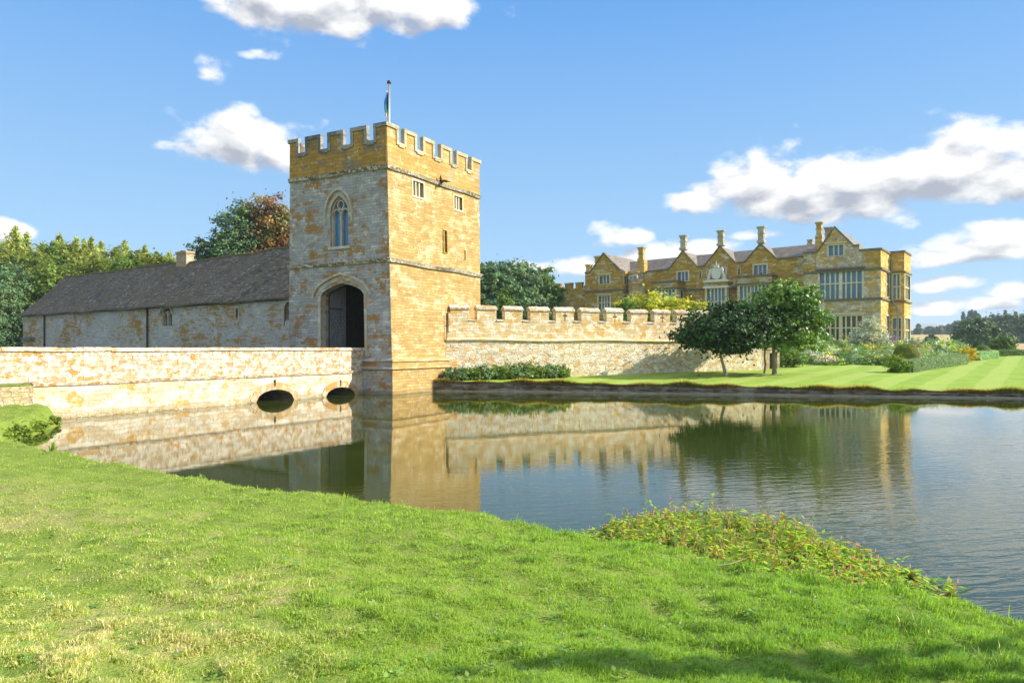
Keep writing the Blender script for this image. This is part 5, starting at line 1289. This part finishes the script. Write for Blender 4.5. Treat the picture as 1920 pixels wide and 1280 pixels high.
# big dark tree at the left edge
for (px, yt, w, Yd, lab, sd) in ((8,500,4.2,73,'dense dark green tree at the left edge of the picture beside the stable gable',71),(78,508,3.6,80,'smaller dark green tree rising behind the stable gable end',72),(-50,480,4.5,70,'dark green tree cut by the left edge of the view',73)):
    x = X_at(px,Yd); z = .9; H = Z_at(yt,Yd)-z
    make_tree('dark_tree', lab, 'tree', x, Yd, z, [(0,0,H-w*.45,w*.6,w*.6,w*.45),(-w*.45,0,H*.6,w*.55,w*.6,w*.5),(w*.4,-.3,H*.55,w*.5,w*.5,w*.5),(0,-.5,H*.36,w*.75,w*.6,w*.55),(w*.35,-.3,H*.15,w*.5,w*.5,w*.4),(-w*.3,-.3,H*.12,w*.6,w*.5,w*.4)], H*.4, .25, 26000, .24, M['leaf_blue'], M['bark'], seed=sd, fill=.45, clump_r=.24, clumps=34)

# ------------------------------------------------------------------ far trees on the right
def far_tree(px, yt, yb, Yd, w, seed, label, mat='far_leaf', group=None, n=5000, leaf=None, name='distant_tree', spire=False):
    x = X_at(px,Yd); zb = Z_at(yb,Yd); H = Z_at(yt,Yd)-zb; ww = w*Yd/F; lf = leaf or Yd*.0042
    if spire: bl = [(0,0,H*.35,ww,ww,H*.35),(0,0,H*.72,ww*.7,ww*.7,H*.27)]
    else: bl = [(0,0,H*.70,ww*.62,ww*.6,H*.28),(-ww*.5,0,H*.48,ww*.5,ww*.5,H*.28),(ww*.5,0,H*.50,ww*.5,ww*.5,H*.28),(0,0,H*.30,ww*.85,ww*.7,H*.26)]
    return make_tree(name, label, 'tree', x, Yd, zb, bl, H*.5, max(.15,ww*.05), n, lf, M[mat], M['bark'], group, seed=seed, limbs=3, fill=.45, clump_r=.26, clumps=34, lo=.6, hi=1.4)
far_tree(1829,597,655,170,44,81,'big dark round tree in the meadow beyond the right end of the hedge', n=15000)
far_tree(1746,629,650,190,13,82,'small dark tree standing alone in front of the brown hill field', n=3500)
far_tree(1880,630,668,120,22,83,'loose olive green bush tree right of the big dark meadow tree', 'leaf_green', n=7000)
far_tree(1908,588,652,300,36,84,'tall green trees at the right edge beyond the meadow', n=9000, group='edge of the wood on the right'); far_tree(1868,590,640,320,34,85,'tall green trees at the right edge beyond the meadow', n=9000, group='edge of the wood on the right')
far_tree(1945,580,655,280,36,86,'tall green trees at the right edge beyond the meadow', n=9000, group='edge of the wood on the right')
far_tree(1895,625,645,250,12,87,'small round tree under the tall wood at the right edge', n=2500)
for px, yt, Yd, w in ((1742,640,150,9),(1772,646,140,12),(1808,650,130,10)):
    far_tree(px, yt, 662, Yd, w, 880+px, 'low hedgerow bush between the flower border and the brown hill field', 'leaf_green', group='hedgerow bushes below the hill field', n=1800, name='hedgerow_bush')
rgf = np.random.default_rng(90)
px = 1700
while px < 1960:
    Yd = rgf.uniform(520,620); top = 622 - (px-1700)*.20 + rgf.normal()*3 if px < 1800 else 598+rgf.normal()*4
    far_tree(px, top, top+26+(10 if px>1790 else 0), Yd, rgf.uniform(9,13), 200+int(px), 'blue green tree in the line along the crest of the far hill', group='trees along the far ridge', n=1400)
    px += rgf.uniform(8,12)
for i, (px, yt) in enumerate(((1722,606),(1806,584),(1817,583),(1822,582),(1829,583),(1834,586),(1885,580),(1904,583))):
    far_tree(px, yt, 614 if i else 626, 560, 2.6 if i else 4, 300+i, 'narrow dark poplar standing up from the far ridge' if i else 'pointed conifer at the left end of the far ridge', group='poplars on the far ridge' if i else None, n=700, name='poplar_tree' if i else 'conifer_tree', spire=True)
# thin mast in the hill field
mx = X_at(1766,330); m = thing('lattice_mast', 'faint thin lattice mast standing in the far hill field', 'pylon', (mx,330,Z_at(645,330))); mb = MB()
for s_ in (-1,1): mb.tube([(mx+s_*.9,330,Z_at(646,330)), (mx+s_*.15,330,Z_at(611,330))], .07, 4)
for k in range(6): z_ = Z_at(646-35*k/6,330); z2 = Z_at(646-35*(k+1)/6,330); w_ = .9-.75*k/6; w2 = .9-.75*(k+1)/6; mb.tube([(mx-w_,330,z_),(mx+w2,330,z2)], .05, 4); mb.tube([(mx-w_*2.2,330,z2),(mx+w_*2.2,330,z2)], .05, 4) if k > 3 else None
mb.build('frame', M['lead'], m)

# ------------------------------------------------------------------ garden plants
def bush(name, label, cat, x, y, z, blobs, n, leaf, mat, seed, group=None, tint=None, fill=.5, clump_r=.32, hue=.1, parent=None, kind=None, flat=.8):
    rg = np.random.default_rng(seed); B = [(x+b[0],y+b[1],z+b[2],b[3],b[4],b[5]) for b in blobs]
    P, nn, idx, CC = crown_points(B, n, rg, 18, clump_r, fill, flat); m = P[:,2] > z-.05; P, nn, idx = P[m], nn[m], idx[m]
    T = tints(len(P), idx, rg, .65, 1.35, hue)
    if tint is not None: T = T*np.array(tint)
    return fast_quads(name, leaf_quads(P, nn, leaf*rg.uniform(.6,1.4,len(P)), rg), mat, parent, T)
def single(name, label, cat, *a, group=None, **k): o = bush(name, label, cat, *a, **k); tag(o, label, cat, group); return o
# shrubs along the foot of the curtain wall
SH = [(845,690,712,.55,'leaf_blue'),(870,688,710,.6,'leaf_green'),(897,685,708,.65,'leaf_blue'),(925,684,707,.6,'leaf_green'),(957,678,707,.75,'leaf_blue'),(985,678,706,.8,'leaf_green'),(1012,681,706,.65,'leaf_blue'),(1037,685,705,.55,'leaf_green')]
for i, (px, yt, yb, w, mt) in enumerate(SH):
    s_ = PC.inv(px, 690)[0]; p = PC(s_, 0, .75); x, y = p[0], p[1]; z = gz(x,y); H = max(.5, Z_at(yt,y)-z)
    pos = ['against the foot of the gatehouse tower', 'second from the tower', 'third from the tower', 'fourth from the tower', 'tallest of the row below the battlements', 'just right of the tallest one', 'next to the last of the row', 'last of the row, farthest from the tower'][i]
    single('wall_shrub', 'low shrub under the curtain wall, '+pos, 'shrub', x, y, z, [(0,0,H*.5,w,.5,H*.5),(.4,-.1,H*.35,w*.7,.5,H*.4),(-.4,-.1,H*.3,w*.7,.5,H*.35)], 2600, .12, M[mt], 400+i, group='shrubs along the curtain wall', tint=(1.15,1.1,.95))
# topiary domes
def dome(px, ytop, ybot, w, Yd, lab, seed):
    x = X_at(px,Yd); zt = Z_at(ytop,Yd); zb = Z_at(ybot,Yd); r = w*Yd/F; rg = np.random.default_rng(seed); n = 16000
    root = thing('topiary_dome', lab, 'topiary', (x,Yd,zb)); mb = MB(); H = zt-zb
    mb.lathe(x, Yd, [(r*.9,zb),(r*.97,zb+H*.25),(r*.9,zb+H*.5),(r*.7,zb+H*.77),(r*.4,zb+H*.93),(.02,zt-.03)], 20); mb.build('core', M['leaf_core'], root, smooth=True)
    t = rg.random(n)**.8*math.pi/2; a = rg.uniform(0,6.283,n); nx_ = np.stack([np.cos(a)*np.sin(t), np.sin(a)*np.sin(t), np.cos(t)],-1)
    st = np.sin(t)**.75; P = np.stack([x+np.cos(a)*st*r, Yd+np.sin(a)*st*r, zb+(np.cos(t))**.95*H],-1) + nx_*rg.normal(size=(n,1))*.02
    k = rg.random(n) < .25; P[k,2] = zb+rg.random(k.sum())*H*.4; P[k,0] = x+np.cos(a[k])*r*.99; P[k,1] = Yd+np.sin(a[k])*r*.99; nx_[k] = np.stack([np.cos(a[k]),np.sin(a[k]),0*a[k]],-1)
    fast_quads('foliage', leaf_quads(P, unit(nx_+rg.normal(size=(n,3))*.35), rg.uniform(.05,.10,n), rg), M['leaf_yew'], root, tints(n, np.zeros(n,int), rg, .6, 1.4, .1))
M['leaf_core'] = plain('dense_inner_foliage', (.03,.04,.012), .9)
dome(1699.5,646,674,23,52,'larger clipped yew dome behind the lavender hedge near the house corner',501)
dome(1841,648,666,15.5,62,'smaller clipped yew dome at the far end of the hedge line',502)
# hedges
def hedge(pts, w, h, mat, lab, name, seed, n, leaf, group=None, tint=None):
    rg = np.random.default_rng(seed); P0 = np.array(pts, float); root = thing(name, lab, 'hedge', (P0[0][0],P0[0][1],gz(*P0[0])), group)
    mb = MB(); C = []; Nn = []
    for a, b in zip(P0[:-1], P0[1:]):
        d_ = b-a; L = np.hypot(*d_); u = d_/L; nr = np.array([-u[1],u[0]])
        za_, zb_ = gz(*a), gz(*b); q = [a-nr*w/2*.9, b-nr*w/2*.9, b+nr*w/2*.9, a+nr*w/2*.9]; zz_ = [za_,zb_,zb_,za_]
        mb.box8([(p[0],p[1],z-.1) for p,z in zip(q,zz_)]+[(p[0],p[1],z+h*.93) for p,z in zip(q,zz_)])
        m = int(n*L/8); t = rg.random(m); f = rg.choice(3, m, p=[.4,.2,.4]); v = rg.random(m)
        off = np.where(f==0, -w/2, np.where(f==2, w/2, (v-.5)*w)); hh = np.where(f==1, h, v*h); zg = za_+(zb_-za_)*t
        bump_ = .04*np.sin(t*L*3)+.03*np.sin(t*L*7+1)
        C.append(np.stack([a[0]+u[0]*L*t+nr[0]*off, a[1]+u[1]*L*t+nr[1]*off, zg+hh+bump_*(f==1)],-1)+rg.normal(size=(m,3))*.035)
        Nn.append(np.stack([nr[0]*np.sign(off)*(f!=1), nr[1]*np.sign(off)*(f!=1), (f==1)*1.0],-1)+rg.normal(size=(m,3))*.45)
    for e_, sg in ((P0[0], -1), (P0[-1], 1)):
        m = 420; v = rg.random(m)-.5; hh = rg.random(m)*h; C.append(np.stack([e_[0]+nr[0]*v*w, e_[1]+nr[1]*v*w, gz(*e_)+hh],-1)+rg.normal(size=(m,3))*.04+np.array([u[0],u[1],0])*sg*.03); Nn.append(np.array([u[0]*sg,u[1]*sg,.2])+rg.normal(size=(m,3))*.45)
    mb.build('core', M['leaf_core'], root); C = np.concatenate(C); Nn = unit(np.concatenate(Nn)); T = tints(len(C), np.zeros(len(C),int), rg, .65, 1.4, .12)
    if tint is not None: T = T*np.array(tint)
    fast_quads('foliage', leaf_quads(C, Nn, rg.uniform(.6,1.4,len(C))*leaf, rg), mat, root, T)
ha = np.array([X_at(1700,45.0), 45.0]); hb = np.array([X_at(1803,54.5), 54.5])
hedge([ha, hb], .8, .72, M['leaf_hedge'], 'long low grey green clipped hedge running along the lawn from the round bush', 'box_hedge', 510, 14000, .075)
hedge([(X_at(1828,59),59.0),(X_at(1862,63),63.0)], .8, .65, M['leaf_hedge'], 'short grey green clipped hedge below the smaller yew dome', 'box_hedge', 511, 12000, .08)
hedge([(X_at(1862,67),67.0),(X_at(1990,74),74.0)], .9, .55, M['leaf_green'], 'low dark green hedge closing the lawn at the right edge', 'box_hedge', 512, 7000, .1)
x = X_at(1676,45.2); single('round_bush', 'round glossy rose bush at the near corner of the long low hedge', 'shrub', x, 45.2, gz(x,45.2), [(0,-.2,.55,.6,.5,.42),(.3,-.3,.4,.6,.5,.40),(-.1,-.2,.85,.4,.3,.25),(.1,-.2,.2,.55,.4,.25)], 7500, .09, M['leaf_green'], 520, tint=(1.3,1.25,.8))
x = X_at(1813,57); single('yellow_bush', 'yellow leaved bush between the two clipped hedges', 'shrub', x, 57, gz(x,57), [(0,0,.5,.75,.5,.5),(.1,0,.85,.55,.4,.4),(-.4,0,.5,.4,.4,.45)], 4200, .10, M['leaf_lime'], 521, tint=(1.2,.95,.9))
x = X_at(1634,66); single('silver_shrub', 'tall silvery grey shrub in front of the ground floor window', 'shrub', x, 66, gz(x,66), [(0,0,2.3,1.0,.9,1.2),(-.8,0,1.5,1.0,.9,1.0),(.8,0,1.6,.9,.9,1.0),(.1,0,3.1,.6,.6,.6)], 6500, .16, M['leaf_silver'], 522)
x = X_at(1666,68); single('purple_shrub', 'dusky purple shrub at the foot of the lit house corner', 'shrub', x, 68, gz(x,68), [(0,0,1.0,.9,.8,.8),(.5,0,.7,.6,.6,.6)], 2600, .15, M['flowers'], 523, tint=(.30,.20,.26))
# flower border: a mass of mixed plants, sloping up to the house
BO = np.random.default_rng(77); Vs = []; Cs = []
pal = [((.12,.20,.05),30),((.20,.28,.06),22),((.16,.23,.14),16),((.34,.40,.26),12),((.66,.64,.56),12),((.70,.58,.10),4),((.50,.10,.12),1.2),((.62,.36,.44),2.5),((.22,.06,.10),3),((.42,.36,.10),4),((.07,.13,.04),12)]
pw = np.array([p[1] for p in pal]); pw = pw/pw.sum()
for i in range(330):
    px = BO.uniform(1462,1800); t = BO.random()
    y0 = 51.5 if px < 1665 else 53.0+(px-1665)*.03; y1 = 70 if px < 1700 else 66
    Yd = y0+(y1-y0)*t**.8; x = X_at(px,Yd); z = gz(x,Yd)
    if 1655 < px < 1712 and Yd < 58: continue
    h = BO.uniform(.3,.85)+t*.95; w = BO.uniform(.35,.8); c = np.array(pal[BO.choice(len(pal), p=pw)][0])
    bl = [(x,Yd,z+h*.5,w,w*.8,h*.55),(x+w*.4,Yd,z+h*.35,w*.7,w*.6,h*.4)]; m = 620
    P, nn, idx, _ = crown_points(bl, m, BO, 9, .36, .5, .9)
    T = tints(m, idx, BO, .6, 1.4, .12)*1.75
    green = c if c[1] > c[0]*.9 and c[1] < .45 else np.array([.13,.20,.06])
    fl_ = (BO.random(m) < .42) & (P[:,2] > z+h*.45)
    cc_ = np.where(fl_[:,None], c, green)*T
    Vs.append(leaf_quads(P, nn, BO.uniform(.07,.17,m)*(1+.2*t), BO)); Cs.append(cc_)
tag(fast_quads('flower_border', np.concatenate(Vs), M['flowers'], None, np.concatenate(Cs)), 'mixed herbaceous border of green, silver, yellow, white and pink plants below the house', 'flower bed', kind='stuff')
# shrubs at the foot of the doorway wall
x = X_at(1472,50); single('border_shrub', 'dark green shrub beside the dark doorway behind the right lawn tree', 'shrub', x, 50, gz(x,50), [(0,0,.8,1.0,.7,.7),(.9,0,.6,.8,.6,.5)], 3500, .13, M['leaf_green'], 530)

# ------------------------------------------------------------------ water plants by the near bank
wr_ = np.random.default_rng(88); Vs = []; Cs = []; stems = 1900; cnt = 0
def inpatch(x, y, s_):
    return True
lx = []; 
for i in range(9000):
    px = wr_.uniform(1060,1880); f = (px-1060)/820
    # strip of water measured outward from the bank line
    k = wr_.random()**.85; wd = 2.2*math.sin(math.pi*min(.5,f*1.6+.06))**.7*(1 if f < .5 else max(.62, 1-(f-.5)*.8))
    j = np.interp(px, [1050,1250,1500,1700,1920], [7.95,7.15,6.4,5.95,5.25]); yb = j + wd*k + .02
    x = X_at(px, j) + .35*wd*k; y = yb
    dens = 1.0 if f < .62 else max(.10, 1-(f-.62)*3.6); dens *= min(1, .15+f*5)
    clu = math.sin(px*.045)*math.sin(px*.021+k*5)+math.sin(px*.013+k*9); 
    if wr_.random() > dens*(.5+.22*clu): continue
    cnt += 1
    if cnt > stems: break
    tall = (.10+.11*math.sin(math.pi*min(1,max(0,f*1.15)))**.6)*(wr_.uniform(.35,1.25) if wr_.random() < .85 else wr_.uniform(1.25,1.75))*(1 if f < .6 else .7)
    lean = wr_.normal(size=2)*.35; nl = wr_.integers(5,9)
    base = np.array([x,y,0]); tip = base+np.array([lean[0]*tall, lean[1]*tall, tall])
    # stem
    for q in range(3):
        a = base+(tip-base)*q/3; b = base+(tip-base)*(q+1)/3; s_ = .005
        Vs.append([[a[0]-s_,a[1],a[2]],[a[0]+s_,a[1],a[2]],[b[0]+s_,b[1],b[2]],[b[0]-s_,b[1],b[2]]]); Cs.append((.46,.40,.11))
    for q in range(nl):
        t = wr_.uniform(.15,1.0); c0 = base+(tip-base)*t; a = wr_.uniform(0,6.283); L = wr_.uniform(.07,.15)*(1.2-.4*t); el_ = wr_.uniform(-.3,.75)
        d_ = np.array([math.cos(a)*math.cos(el_), math.sin(a)*math.cos(el_), math.sin(el_)]); sd_ = np.array([-math.sin(a),math.cos(a),0])*L*.155
        m_ = c0+d_*L*.5; e_ = c0+d_*L+np.array([0,0,-.02])
        Vs.append([c0, m_+sd_, e_, m_-sd_]); r = wr_.random()
        Cs.append(tuple(np.array((.40,.60,.08) if r < .58 else (.13,.28,.06) if r < .84 else (.56,.50,.08) if r < .94 else (.62,.30,.08))*wr_.uniform(.7,1.3)))
    if wr_.random() < .16:
        h = wr_.uniform(.035,.06); p = tip+np.array([0,0,.03])
        Vs.append([tip+[-.002,0,0], tip+[.002,0,0], p+[.002,0,0], p+[-.002,0,0]]); Cs.append((.45,.25,.1))
        for q in range(2):
            s_ = np.array([.007,0,0]) if q else np.array([0,.007,0]); Vs.append([p-s_*.5, p+s_, p+[0,0,h], p-s_]); Cs.append((.85,.50,.46))
# floating leaves and stalks at the thin end
for i in range(900):
    f = wr_.random(); px = 1480+f*400; j = np.interp(px, [1050,1250,1500,1700,1920], [7.95,7.15,6.4,5.95,5.25]); k = wr_.random()**1.2
    y = j+.05+k*(1.5-f*.6); x = X_at(px,j)+.3*k; a = wr_.uniform(0,6.283); L = wr_.uniform(.05,.12); z = .006+wr_.random()*.01; d_ = np.array([math.cos(a),math.sin(a),wr_.uniform(0,.3)])*L; s_ = np.array([-math.sin(a),math.cos(a),0])*L*(.2 if wr_.random() < .7 else .05)
    c0 = np.array([x,y,z]); Vs.append([c0, c0+d_*.5+s_, c0+d_, c0+d_*.5-s_]); Cs.append(tuple(np.array((.16,.24,.05) if wr_.random() < .6 else (.40,.32,.18))*wr_.uniform(.6,1.3)))
tag(fast_quads('water_plants', np.array(Vs, float), M['blade'], None, np.array(Cs, float)), 'bed of green and red stemmed water plants with pink flower spikes beside the near bank', 'water plants', kind='stuff')
# clumps at the small spit beside the bridge
for i, (x, y, n, w, lab) in enumerate(((-13.1,19.3,2600,.42,'leafy clump at the water edge of the small grassy spit left of the bridge'),(-12.55,17.9,1600,.34,'second leafy clump on the spit, nearer the camera'),(-13.7,21.0,1400,.3,'small leafy clump where the spit meets the bridge'))):
    single('bank_plant', lab, 'plant', x, y, .02, [(0,0,.10,w*.8,w*1.3,.16),(-.25,.3,.16,w*.6,w,.14)], n, .085, M['leaf_green'], 600+i, tint=(1.4,1.2,.8))
# a few tall sedge tufts by the right end
for i, (px, y) in enumerate(((1812,5.75),(1868,5.65))):
    x = X_at(px,y); n = 60; rr = np.random.default_rng(700+i); xx = x+rr.normal(size=n)*.02; yy = y+rr.normal(size=n)*.03
    o = blades('sedge_tuft', xx, yy, np.full(n,.0), rr.uniform(.10,.20,n), np.full(n,.009), np.tile([.16,.30,.04],(n,1))*rr.uniform(.7,1.3,(n,1)), rr, lean=.18)
    tag(o, 'small upright sedge tuft in the water near the right edge, %s one' % ('left' if i == 0 else 'right'), 'sedge')
# dock plant by the left water edge and a twig on the grass
x = X_at(120,13.9); rr = np.random.default_rng(720); o = blades('dock_plant', x+rr.normal(size=14)*.03, 13.55+rr.normal(size=14)*.03, np.full(14,.25), rr.uniform(.15,.32,14), np.full(14,.05), np.tile([.20,.36,.05],(14,1)), rr, lean=.5); tag(o, 'single broad leaved dock plant on the near bank opposite the bridge', 'plant')
mb = MB(); yt = 5.35; z = .52; xa = X_at(1345,5.6); mb.tube([(xa,5.6,z+.06),(xa+.12,5.63,z+.07),(xa+.26,5.70,z+.09)], [.006,.005,.003], 6); tag(mb.build('twig', M['bark_pale']), 'pale dry twig lying on the turf near the water plants', 'twig')
# the tree out of frame whose branch shades the turf

# the tree just outside the right edge whose trunk shades the turf
x = 8.8; y = 3.75; z = float(near_h(np.array([x]), np.array([1.2]))[0])
make_tree('bank_tree', 'thin tree outside the right edge, seen only by the shadow it throws across the turf', 'tree', x, y, .3,
  [(2.9,1.1,3.3,.8,.5,.5),(3.6,1.5,3.8,.9,.6,.6)], 5.8, .12, 4500, .12, M['leaf_green'], M['bark'], seed=900, limbs=6, fill=.8, lean=(.1,.05))

# broad leaved weeds and clover heads in the turf
ww_ = np.random.default_rng(950); Vs = []; Cs = []
for i in range(420):
    Yw = 1/(1/3.3+ww_.random()*(1/12.-1/3.3)); Xw = Yw*math.tan(ww_.uniform(-.66,.62)); sdw = near_sd(np.array([Xw]), np.array([Yw]))[0]
    if sdw < .3: continue
    zw = near_h(np.array([Xw]), np.array([Yw]))[0]; cc_ = np.array((.22,.42,.09) if ww_.random() < .6 else (.38,.52,.13))*ww_.uniform(.7,1.2)
    for q in range(ww_.integers(4,9)):
        a = ww_.uniform(0,6.283); L = ww_.uniform(.018,.045); c0 = np.array([Xw,Yw,zw+.018])+ww_.normal(size=3)*[.02,.02,.003]; d_ = np.array([math.cos(a),math.sin(a),ww_.uniform(.1,.5)])*L; s_ = np.array([-math.sin(a),math.cos(a),0])*L*.32
        Vs.append([c0, c0+d_*.5+s_, c0+d_, c0+d_*.5-s_]); Cs.append(cc_)
    if ww_.random() < .10:
        p = np.array([Xw,Yw,zw+.05]); r_ = .009; Vs.append([p+[-r_,0,0], p+[0,0,-r_], p+[r_,0,0], p+[0,0,r_]]); Vs.append([p+[0,-r_,0], p+[0,0,-r_], p+[0,r_,0], p+[0,0,r_]]); Cs += [(.8,.62,.64)]*2
tag(fast_quads('turf_weeds', np.array(Vs, float), M['blade'], None, np.array(Cs, float)), 'broad leaved weeds and clover scattered through the near turf', 'weeds', kind='stuff')
